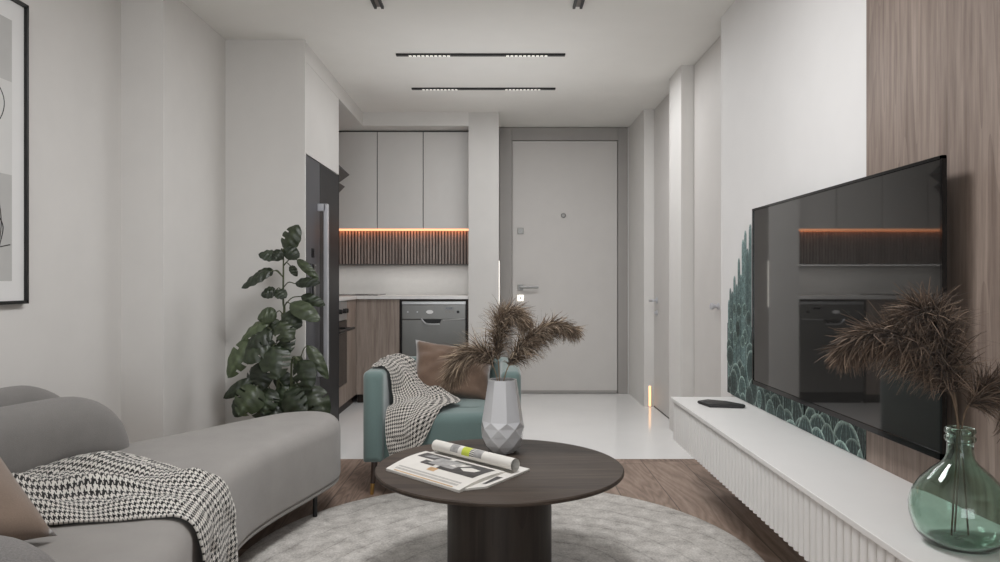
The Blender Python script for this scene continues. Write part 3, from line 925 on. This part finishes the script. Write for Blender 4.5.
for ra, rb in ((rr[-1], topo), (topo, topi), (topi, boti), (boti, flr)):
    for k in range(n): vs.bm.faces.new((ra[k], ra[(k + 1) % n], rb[(k + 1) % n], rb[k]))
vs.bm.faces.new(flr)
tag(vs.build('faceted_vase', M['ceramic']), 'faceted grey-white ceramic vase holding dried plumes on the coffee table', 'vase')

# ------------------------------------------------------------------ dried plumes
def plume_thing(label, group, root, spine, n, ln, seed, spread=1.0, cols=((126, 109, 92), (90, 75, 62), (164, 146, 124)), sw=.0022, startf=.31):
    """spine: list of points from inside the vase to the plume tip; feathered over the last part"""
    rd = random.Random(seed)
    t = thing('dried_plume', label, 'dried grass', root, group)
    S = curve(spine, 60)
    MB().tube(S[:48], [.0021] * 48, 6).build('stalk', M['straw2'] if seed > 20 else M['straw'], t, smooth=True)
    p = MB(); p.keepn = True
    cl = [lin(c) for c in cols]
    for q in range(int(n * 2.2)):
        f = startf + (1 - startf) * (rd.random() ** .85)
        i = min(58, int(f * 59)); o = S[i]; tg = (S[i + 1] - S[i - 1]).normalized()
        rel = (f - startf) / (1 - startf)
        a = Vector((rd.gauss(0, 1), rd.gauss(0, 1), rd.gauss(0, 1))); a = (a - tg * a.dot(tg)).normalized()
        L = ln * 1.5 * (0.55 + .6 * rd.random()) * (1.0 - .45 * rel) * (0.55 + .45 * min(1, rel * 5))
        d = (tg * (1.0 + .5 * rel) + a * spread * (.35 + .75 * rd.random())).normalized()
        c0 = cl[rd.choice((0, 0, 1, 1, 2))]; k = rd.uniform(.75, 1.2)
        col = (c0[0] * k, c0[1] * k, c0[2] * k, 1)
        pos = o + a * .003; w = sw * 1.7 * rd.uniform(.7, 1.3)
        side = d.cross(Vector((rd.gauss(0, 1), rd.gauss(0, 1), rd.gauss(0, 1)))).normalized()
        prev = None; ns = 4; droop = rd.uniform(.4, 1.6)
        curl = Vector((rd.gauss(0, .45), rd.gauss(0, .45), rd.gauss(0, .3)))
        for sgm in range(ns + 1):
            ww = w * (1 - (sgm / ns) * .8)
            va = p.bm.verts.new(pos + side * ww / 2); vb = p.bm.verts.new(pos - side * ww / 2)
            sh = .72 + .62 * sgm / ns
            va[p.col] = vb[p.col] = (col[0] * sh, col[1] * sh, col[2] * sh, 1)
            if prev: p.bm.faces.new((prev[0], va, vb, prev[1]))
            prev = (va, vb)
            d = (d + Vector((0, 0, -droop)) * .28 + curl * .3).normalized()
            pos = pos + d * L / ns
    p.build('plume', M['plume'], t)
    return t
vx, vy = vc
g1 = 'dried plumes in the ceramic vase'
plume_thing('dried brown plume arching upright in the middle of the ceramic vase', g1, (vx, vy, ZT + .04),
            [(vx - .01, vy, ZT + .04), (vx - .012, vy + .01, ZT + .28), (vx - .02, vy + .02, ZT + .42), (vx + .0, vy + .02, ZT + .52), (vx + .045, vy + .02, ZT + .545), (vx + .085, vy + .02, ZT + .52)], 1100, .085, 11)
plume_thing('dried brown plume leaning far right over the ceramic vase', g1, (vx, vy, ZT + .04),
            [(vx - .02, vy, ZT + .04), (vx + .005, vy + .0, ZT + .28), (vx + .05, vy - .02, ZT + .38), (vx + .12, vy - .03, ZT + .455), (vx + .20, vy - .04, ZT + .50), (vx + .275, vy - .05, ZT + .485)], 1300, .075, 12)
plume_thing('dried brown plume drooping left over the armchair from the ceramic vase', g1, (vx, vy, ZT + .04),
            [(vx + .015, vy, ZT + .04), (vx - .02, vy + .01, ZT + .28), (vx - .06, vy + .01, ZT + .37), (vx - .115, vy + .01, ZT + .39), (vx - .165, vy + .01, ZT + .365), (vx - .20, vy + .01, ZT + .31)], 1100, .10, 13)

# green demijohn
gx, gy, gz = 1.066, 1.68, .4795
gb = MB()
outer = [(.012, .004), (.05, .0), (.078, .005), (.098, .03), (.108, .065), (.109, .09), (.102, .12), (.085, .15), (.06, .178), (.040, .196), (.031, .210), (.0285, .225), (.028, .250), (.031, .252), (.0335, .257), (.0335, .263), (.030, .267), (.0285, .27), (.0325, .273), (.0335, .278), (.0325, .283), (.029, .286)]
inner = [(.0245, .286), (.0235, .25), (.024, .222), (.034, .198), (.055, .176), (.081, .147), (.098, .118), (.1048, .09), (.1035, .067), (.094, .034), (.075, .011), (.045, .008), (.006, .014)]
gb.lathe([(r, z) for r, z in [(r_ * .97, z_ if z_ < .1 else .1 + (z_ - .1) * .92) for r_, z_ in outer + inner]], (gx, gy, gz), 64, cap0=True, cap1=True)
tag(gb.build('demijohn_vase', M['bottle'], smooth=True, sharp=70), 'round green glass bottle vase with narrow neck on the near end of the console', 'vase')
g2 = 'dried plumes in the green bottle'
dk = ((100, 83, 70), (70, 58, 49), (132, 113, 97))
plume_thing('dark dried plume arching left in front of the television from the green bottle', g2, (gx, gy, gz + .02),
            [(gx + .02, gy, gz + .02), (gx - .004, gy, gz + .28), (gx - .045, gy, gz + .40), (gx - .12, gy, gz + .465), (gx - .20, gy, gz + .485), (gx - .265, gy, gz + .455)], 1300, .085, 21, cols=dk, sw=.0024)
plume_thing('dark dried plume standing tallest in the green bottle', g2, (gx, gy, gz + .02),
            [(gx - .02, gy, gz + .02), (gx - .006, gy, gz + .28), (gx - .02, gy + .01, gz + .40), (gx - .05, gy + .01, gz + .49), (gx - .075, gy + .01, gz + .53), (gx - .105, gy + .01, gz + .525)], 1200, .09, 22, cols=dk, sw=.0024)
plume_thing('dark dried plume drooping to the right edge from the green bottle', g2, (gx, gy, gz + .02),
            [(gx, gy + .02, gz + .02), (gx + .006, gy, gz + .28), (gx + .03, gy - .01, gz + .335), (gx + .07, gy - .02, gz + .365), (gx + .10, gy - .03, gz + .33), (gx + .115, gy - .04, gz + .26)], 900, .08, 23, cols=dk, sw=.0024)

# ------------------------------------------------------------------ armchair
ac = thing('armchair', 'teal velvet tub armchair with brass-tipped legs behind the coffee table', 'armchair', (-.29, 4.05, 0))
ax0, ax1, ay0, ay1 = -.698, .108, 3.665, 4.46
sh = MB()
tk = .105; hx = tk / 2
cl = []
def cen(p, r, a0, a1, n=10):
    return [Vector((p[0] + r * math.cos(a0 + (a1 - a0) * k / n), p[1] + r * math.sin(a0 + (a1 - a0) * k / n), 0)) for k in range(n + 1)]
rc = .16
cl = [Vector((ax0 + hx, ay0 + d, 0)) for d in (0, .006, .014, .025, .04, .2, .4)]
cl += cen((ax0 + hx + rc, ay1 - hx - rc), rc, PI, PI / 2) + [Vector(((ax0 + ax1) / 2, ay1 - hx, 0))] + cen((ax1 - hx - rc, ay1 - hx - rc), rc, PI / 2, 0)
cl += [Vector((ax1 - hx, ay0 + d, 0)) for d in (.4, .2, .04, .025, .014, .006, 0)]
ends = [.030, .018, .009, .003, 0]
rs = []
for i, p in enumerate(cl):
    t = (cl[min(i + 1, len(cl) - 1)] - cl[max(i - 1, 0)]).normalized(); nr = Vector((t.y, -t.x, 0))
    e = ends[min(i, len(cl) - 1 - i)] if min(i, len(cl) - 1 - i) < 5 else 0
    w2, za, zb, r = hx - e, .165 + e, .63 - e, min(.028, hx - e - .004)
    pf = []
    for (cx_, cz_, a0) in ((w2 - r, zb - r, 0), (-w2 + r, zb - r, PI / 2), (-w2 + .01, za + .01, PI), (w2 - .01, za + .01, 1.5 * PI)):
        rr_ = r if a0 < 2 else .01
        pf += [(cx_ + rr_ * math.cos(a0 + PI / 2 * k / 5), cz_ + rr_ * math.sin(a0 + PI / 2 * k / 5)) for k in range(6)]
    rs.append([p + nr * x + Vector((0, 0, z)) for x, z in pf])
sh.rings(rs)
sh.build('shell', M['teal'], ac, smooth=True, sharp=60)
st = MB()
sp = [(ax0 + .107, ay0 + .035)] + [(ax0 + .107 + (ax1 - ax0 - .214) * k / 10, ay0 + .035 - .035 * math.sin(PI * k / 10)) for k in range(1, 10)] + [(ax1 - .107, ay0 + .035), (ax1 - .107, ay1 - .2), (ax1 - .2, ay1 - .107), (ax0 + .2, ay1 - .107), (ax0 + .107, ay1 - .2)]
soft_block(st, [Vector(p) for p in sp], round_prof(.17, .415, .05, .01) + [(.425, .14)])
st.build('seat', M['teal'], ac, smooth=True, sharp=60)
for lx, ly in ((ax0 + .055, ay0 + .05), (ax1 - .055, ay0 + .05), (ax0 + .12, ay1 - .12), (ax1 - .12, ay1 - .12)):
    sx = -.012 if lx < -.29 else .012; sy = -.012 if ly < 4 else .012
    z0 = .0005 if math.hypot(lx + sx, ly + sy - 2.82) > 1.05 else .0185
    def lp_(z): return Vector((lx + sx * (1 - z / .17), ly + sy * (1 - z / .17), z))
    lg = MB().tube([lp_(.056), lp_(.168)], [.0115, .016], 14).build('leg', M['chairleg'], ac, smooth=True)
    MB().tube([lp_(z0), lp_(.056)], [.009, .0116], 14).build('foot_cap', M['brass'], lg, smooth=True)
# brown cushion on chair
bc = MB(); cushion(bc, (-.27, 4.155, .575), (1, .10, -.13), (.16, .50, .9), .47, .33, .15, crease=.04, seed=4)
tag(bc.build('scatter_cushion', M['brown'], smooth=True, sharp=180), 'crumpled brown velvet cushion leaning on the armchair back', 'cushion')
# throw on armchair : rows go from back of the arm to the seat front
th = MB()
rows = [
    [(-.672, 3.80, .634), (-.61, 3.78, .640), (-.578, 3.80, .59), (-.566, 3.80, .50), (-.555, 3.76, .452), (-.575, 3.685, .425), (-.57, 3.62, .33), (-.548, 3.61, .22)],
    [(-.680, 3.91, .634), (-.60, 3.90, .643), (-.555, 3.90, .585), (-.52, 3.88, .50), (-.49, 3.81, .450), (-.53, 3.69, .440), (-.525, 3.615, .34), (-.51, 3.605, .225)],
    [(-.682, 4.01, .634), (-.60, 4.00, .645), (-.54, 4.00, .60), (-.48, 3.96, .53), (-.43, 3.87, .475), (-.46, 3.70, .448), (-.475, 3.615, .35), (-.47, 3.61, .235)],
    [(-.680, 4.12, .634), (-.59, 4.12, .647), (-.51, 4.08, .59), (-.43, 4.03, .505), (-.36, 3.92, .452), (-.38, 3.75, .445), (-.43, 3.63, .38), (-.435, 3.61, .24)],
    [(-.655, 4.30, .634), (-.56, 4.27, .650), (-.46, 4.20, .595), (-.385, 4.10, .52), (-.27, 3.97, .468), (-.21, 3.85, .446), (-.30, 3.71, .436), (-.39, 3.618, .27)],
]
drape(th, rows, 120, 90, .022, 9, seed=2)
tag(th.build('throw_blanket', M['hound_small'], smooth=True, solid=.005, sharp=180), 'black and white houndstooth throw draped over the teal armchair arm and seat', 'blanket')

# ------------------------------------------------------------------ sofa
sf = thing('sofa', 'curved grey chaise sofa with rounded backrests along the left wall', 'sofa', (-1.25, 2.3, 0))
outl = [(-.765, 3.45), (-.81, 3.2), (-.885, 2.9), (-.92, 2.65), (-.90, 2.35), (-.83, 1.95), (-.72, 1.55), (-.64, 1.25), (-.76, 1.02), (-1.1, .95), (-1.5, 1.15), (-1.78, 1.6), (-1.80, 2.1), (-1.74, 2.5), (-1.58, 2.85), (-1.38, 3.18), (-1.22, 3.45), (-1.10, 3.62), (-.95, 3.68), (-.82, 3.62)]
so = [Vector((p.x, p.y)) for p in closed_curve([(x, y, 0) for x, y in outl], 140)]
sm = MB()
pr_ = [(.126, .03), (.130, .014), (.138, .006), (.149, .006), (.153, .010), (.158, .002), (.166, 0), (.375, 0)]
pr_ += [(.375 + .065 * math.sin(PI / 2 * i / 7), .065 * (1 - math.cos(PI / 2 * i / 7))) for i in range(1, 8)]
pr_ += [(.443, .12)]
soft_block(sm, so, pr_)
sm.build('seat', M['sofa'], sf, smooth=True, sharp=50)
def lobe(mb, path, z0, z1, th, endr, n=60, m=28, e=2.6):
    P = curve([(x, y, 0) for x, y in path], n)
    L = [0]
    for i in range(1, n): L.append(L[-1] + (P[i] - P[i - 1]).length)
    T = L[-1]; rs = []
    P2 = []
    # resample with density at the ends
    for k in range(n):
        s = T * (1 - math.cos(PI * k / (n - 1))) / 2
        i = max(j for j in range(n) if L[j] <= s + 1e-9); i = min(i, n - 2)
        f = (s - L[i]) / (L[i + 1] - L[i]); P2.append((P[i].lerp(P[i + 1], f), s, (P[i + 1] - P[i]).normalized()))
    for p, s, t in P2:
        d = min(s, T - s); q = min(1, d / endr); sc = math.sqrt(max(.0004, 1 - (1 - q) ** 2))
        nrm = Vector((t.y, -t.x, 0)); ring = []
        hh = (z1 - z0) * (.0 + 1.0 * sc); ww = th * (.15 + .85 * sc) if sc > .05 else th * .15
        for k in range(m):
            a = 2 * PI * k / m; ca, sa = math.cos(a), math.sin(a)
            x = math.copysign(abs(ca) ** (2 / e), ca) * ww / 2; z = math.copysign(abs(sa) ** (2 / e), sa) * .5
            ring.append(Vector((p.x, p.y, 0)) + nrm * x + Vector((0, 0, z0 + hh * (z + .5))))
        rs.append(ring)
    mb.rings(rs)
b1 = MB(); lobe(b1, [(-1.485, 2.87), (-1.585, 2.64), (-1.66, 2.40), (-1.69, 2.05), (-1.62, 1.6), (-1.5, 1.3)], .40, .668, .20, .26)
o = b1.build('backrest', M['sofaback'], sf, smooth=True, sharp=180); o['label'] = 'darker grey front backrest with rounded end'
b2 = MB(); lobe(b2, [(-1.66, 2.93), (-1.80, 2.6), (-1.825, 2.2), (-1.82, 1.8), (-1.72, 1.4)], .36, .705, .13, .30)
o = b2.build('backrest', M['sofaback'], sf, smooth=True, sharp=180); o['label'] = 'taller backrest behind, along the wall'
b3 = MB(); lobe(b3, [(-1.6, 1.46), (-1.3, 1.44), (-1.02, 1.41), (-.83, 1.37)], .40, .584, .22, .22)
o = b3.build('armrest', M['boucle'], sf, smooth=True, sharp=180); o['label'] = 'grey boucle armrest at the near end'
for lx, ly in ((-.842, 3.30), (-1.25, 3.20), (-.95, 2.45), (-1.6, 2.35), (-.85, 1.5), (-1.5, 1.4)):
    inr = math.hypot(lx, ly - 2.82) < 1.0
    MB().lathe([(.0105, .0185 if inr else .0005), (.0105, .128)], (lx, ly, 0), 16).build('leg', M['black'], sf, smooth=True)
# tan pillow on sofa
tp = MB(); cushion(tp, (-1.335, 1.66, .612), (.36, .93, -.10), (-.72, .35, .616), .46, .43, .15, crease=.008, seed=1)
tag(tp.build('scatter_cushion', M['tan'], smooth=True, sharp=180), 'tan velvet cushion on the grey sofa at the left edge of the photo', 'cushion')
# throw on sofa
SZ = .441
tb = MB()
def fx(y):
    best = None
    for a, b in zip(so, so[1:] + so[:1]):
        if (a.y - y) * (b.y - y) <= 0 and a.y != b.y:
            x = a.x + (b.x - a.x) * (y - a.y) / (b.y - a.y)
            if best is None or x > best: best = x
    return best
rows = []
nv = 7
left = [(-1.26, 1.88), (-1.33, 1.98), (-1.42, 2.10), (-1.52, 2.24), (-1.57, 2.38), (-1.50, 2.54), (-1.42, 2.70)]
edgeY = [1.97, 2.04, 2.10, 2.17, 2.24, 2.31, 2.385]
bulge = [0, .030, .008, .042, .008, .036, .004]
for r in range(nv):
    lx, ly = left[r]; ye = edgeY[r]; xe = fx(ye)
    row = []
    for k, t in enumerate((0, .2, .4, .6, .8)):
        xx = lx + (xe - .085 - lx) * t / .8; yy = ly + (ye - ly) * t / .8
        yy += (.018 * math.sin(r * 1.7 + k * 1.3)) if 0 < r < nv - 1 else 0
        zz = SZ + bulge[r] * (1 - .5 * t) * (1 + .5 * math.sin(k * 2.1 + r)) + (.004 if r in (0, nv - 1) else .006)
        row.append((xx, yy, zz))
    fold = .014 * math.sin(r * 2.2 + .6)
    row.append((xe - .02, ye, SZ - .004))
    row.append((xe + .014, ye, SZ - .06))
    row.append((xe + .020 + .5 * fold, ye - .005, .30))
    row.append((xe + .026 + fold, ye - .01, .19))
    row.append((xe + .030 + fold, ye - .015, .09))
    rows.append(row)
drape(tb, rows, 170, 100, .020, 7.5, seed=5)
tag(tb.build('throw_blanket', M['hound_big'], smooth=True, solid=.006, sharp=180), 'black and white houndstooth throw lying across the grey sofa and hanging to the rug', 'blanket')

# ------------------------------------------------------------------ plant
pt = thing('potted_plant', 'tall leafy green plant in the corner beside the fridge', 'plant', (-1.235, 4.13, 0))
PX, PY = -1.235, 4.13; U_ = .00213
MB().lathe([(.10, .0005), (.125, .02), (.15, .24), (.155, .27), (.145, .27), (.14, .24)], (PX, PY, 0), 40).build('pot', M['pot'], pt, smooth=True)
MB().lathe([(.139, .235), (.138, .245), (.02, .25)], (PX, PY, 0), 32).build('soil', M['soil'], pt)
def gp(cx, cy, dy=0): return Vector((PX + (cx - 165) * U_, PY + dy, 1.497 - cy * U_))
# leaf table on the plant's own grid: base, tip, width, depth offset
LV = [((170, 108), (206, 34), 42, 0), ((152, 126), (102, 116), 28, -.02), ((164, 108), (150, 136), 24, -.05), ((170, 108), (213, 124), 30, -.03),
      ((136, 166), (64, 204), 28, -.06), ((135, 164), (76, 178), 24, .04), ((204, 134), (264, 182), 19, -.03), ((203, 198), (274, 190), 22, -.08), ((148, 216), (110, 226), 26, -.03),
      ((150, 216), (181, 232), 26, -.05), ((214, 232), (280, 250), 24, -.02), ((190, 250), (274, 288), 38, -.09), ((152, 274), (104, 288), 32, -.05), ((132, 294), (58, 342), 28, -.03),
      ((165, 284), (224, 304), 40, -.06), ((165, 298), (198, 344), 46, -.10), ((142, 322), (82, 356), 44, -.08), ((165, 328), (194, 376), 44, -.07), ((150, 362), (168, 440), 64, -.14),
      ((132, 348), (76, 398), 52, -.10), ((86, 346), (28, 438), 46, -.06), ((234, 362), (290, 444), 26, -.04), ((214, 402), (250, 470), 54, -.10), ((92, 454), (14, 494), 28, -.05),
      ((112, 418), (66, 466), 48, -.02), ((114, 404), (118, 474), 52, -.07), ((108, 468), (66, 534), 62, -.12), ((178, 484), (240, 534), 56, -.12), ((234, 472), (294, 540), 52, -.08),
      ((206, 462), (214, 520), 44, -.03), ((136, 474), (126, 536), 48, -.08), ((166, 470), (170, 540), 46, -.02), ((66, 502), (40, 548), 40, -.03), ((212, 398), (190, 430), 30, .04), ((180, 150), (196, 176), 16, .05),
      ((120, 300), (150, 330), 34, .05), ((140, 440), (190, 490), 40, .05), ((88, 500), (120, 560), 52, .02), ((200, 520), (230, 575), 50, 0), ((150, 520), (130, 580), 55, -.05), ((250, 510), (275, 560), 44, .04), ((100, 350), (130, 400), 40, .06)]
fo = MB(); fo.keepn = True
rl_ = random.Random(9)
stm = MB()
trunk = [curve([(PX - .02, PY + .01, .25), (PX - .03, PY, .55), (PX + .005, PY, .9), gp(165, 240), gp(166, 108)], 40),
         curve([(PX + .03, PY - .02, .25), (PX + .05, PY - .02, .45), (PX + .06, PY - .03, .65), gp(214, 402, -.03)], 30),
         curve([(PX - .05, PY - .02, .25), (PX - .09, PY - .02, .5), gp(120, 350, -.02), gp(132, 300, -.02)], 30)]
stm.tube(trunk[0], [.011 - .007 * i / 39 for i in range(40)], 8)
stm.tube(trunk[1], [.008 - .004 * i / 29 for i in range(30)], 8); stm.tube(trunk[2], [.008 - .004 * i / 29 for i in range(30)], 8)
for bi, (b, t, w, dy) in enumerate(LV):
    P0, P1 = gp(b[0], b[1], dy * .6), gp(t[0], t[1], dy)
    ax_ = P1 - P0; L = ax_.length; ax_.normalize()
    fwd = Vector((rl_.uniform(-.35, .35), -1, rl_.uniform(.15, .7)))
    nrm = (fwd - ax_ * fwd.dot(ax_)).normalized(); sd_ = ax_.cross(nrm)
    W = w * U_ * 1.3
    k = rl_.uniform(.65, 1.25); base_c = lin(rl_.choice(((62, 71, 50), (50, 59, 42), (74, 84, 60), (46, 54, 40))))
    m_ = 19; grid = []
    split = w > 40; slits = set((rl_.choice((5, 6, 7)) + 4 * q_, sd2) for q_ in range(3) for sd2 in (0, 1) if rl_.random() < .6)
    for i in range(m_ + 1):
        s = i / m_
        hw = W / 2 * (math.sin(PI * min(1, s ** .8)) ** .62) * (1.0 if s < .97 else .4) + .0006
        c = P0 + ax_ * (s * L) + nrm * (.10 * L * math.sin(PI * s)) - Vector((0, 0, .08 * L * s * s))
        row = []
        for j in range(-4, 5):
            q = j / 4
            notch = 1.0
            v = fo.bm.verts.new(c + sd_ * hw * q * notch - nrm * abs(q) ** 1.5 * hw * .35 + nrm * .004 * math.sin(i * 1.3 + j))
            sh_ = k * (1.5 if j == 0 else .95 + .2 * abs(q)); v[fo.col] = (base_c[0] * sh_, base_c[1] * sh_, base_c[2] * sh_, 1); row.append(v)
        grid.append(row)
    for i in range(m_):
        for j in range(8):
            if split and j in (0, 1, 6, 7) and (i, int(j > 3)) in slits: continue
            fo.bm.faces.new((grid[i][j], grid[i][j + 1], grid[i + 1][j + 1], grid[i + 1][j]))
    # petiole to the closest lower trunk point
    best = min((p for T in trunk for p in T if p.z < P0.z - .0), key=lambda p: (p - P0).length + .3 * abs((P0.z - p.z) - .09), default=trunk[0][0])
    stm.tube(curve([best, best.lerp(P0, .5) + Vector((0, -.01, .02)), P0], 8), .0032, 5)
fo.build('foliage', M['leaf'], pt, smooth=True, sharp=180)
stm.build('stem', M['stem'], pt, smooth=True)

# ------------------------------------------------------------------ lights
def area(name, loc, rot, sx, sy, power, col=(1, 1, 1)):
    l = bpy.data.lights.new(name, 'AREA'); l.shape = 'RECTANGLE'; l.size = sx; l.size_y = sy; l.energy = power; l.color = col
    o = bpy.data.objects.new(name, l); C.objects.link(o); o.location = loc; o.rotation_euler = rot
    return o
area('window_daylight', (-.25, YREAR - .35, 1.35), (PI / 2, 0, 0), 2.6, 2.2, 82, (.93, .97, 1.0))
area('living_ceiling_lamp', (-.1, 2.5, ZC - .03), (0, 0, 0), 0.55, 0.55, 37, (.97, .98, 1))
area('hall_ceiling_lamp', (.2, 5.1, ZC - .03), (0, 0, 0), 1.3, .8, 24.5, (.97, .98, 1))
area('ceiling_fill', (-.2, .0, 1.9), (PI, 0, 0), 1.6, 2.0, 12, (.97, .98, 1))  # added unseen fill aimed upward to brighten the ceiling, no fixture here
area('ceiling_fill_hall', (-.1, 4.9, 1.95), (PI, 0, 0), 1.4, 1.6, 3.5, (.97, .98, 1))  # second added fill, lifts the hall ceiling; no such lamp there
area('strip_lamp', (-1.08, 6.63, 1.545), (0, 0, 0), 1.55, .04, 1.0, (1, .27, .09))
area('worktop_lamp', (-1.08, 6.86, 1.24), (0, 0, 0), 1.5, .12, 1.7, (1, .98, .95))
w = bpy.data.worlds.new('world'); bpy.context.scene.world = w; w.use_nodes = True
w.node_tree.nodes['Background'].inputs[0].default_value = (.75, .82, .9, 1)
w.node_tree.nodes['Background'].inputs[1].default_value = 0.6

# ------------------------------------------------------------------ camera
cam = bpy.data.cameras.new('camera'); cam.sensor_width = 36; cam.lens = 26.1; cam.clip_start = .05
co = bpy.data.objects.new('camera', cam); C.objects.link(co); co.location = (0, 0, EYE); co.rotation_euler = (PI / 2, 0, 0)
bpy.context.scene.camera = co
vsn = bpy.context.scene.view_settings
vsn.view_transform = 'Standard'; vsn.look = 'None'; vsn.exposure = -0.08; vsn.gamma = 1.0
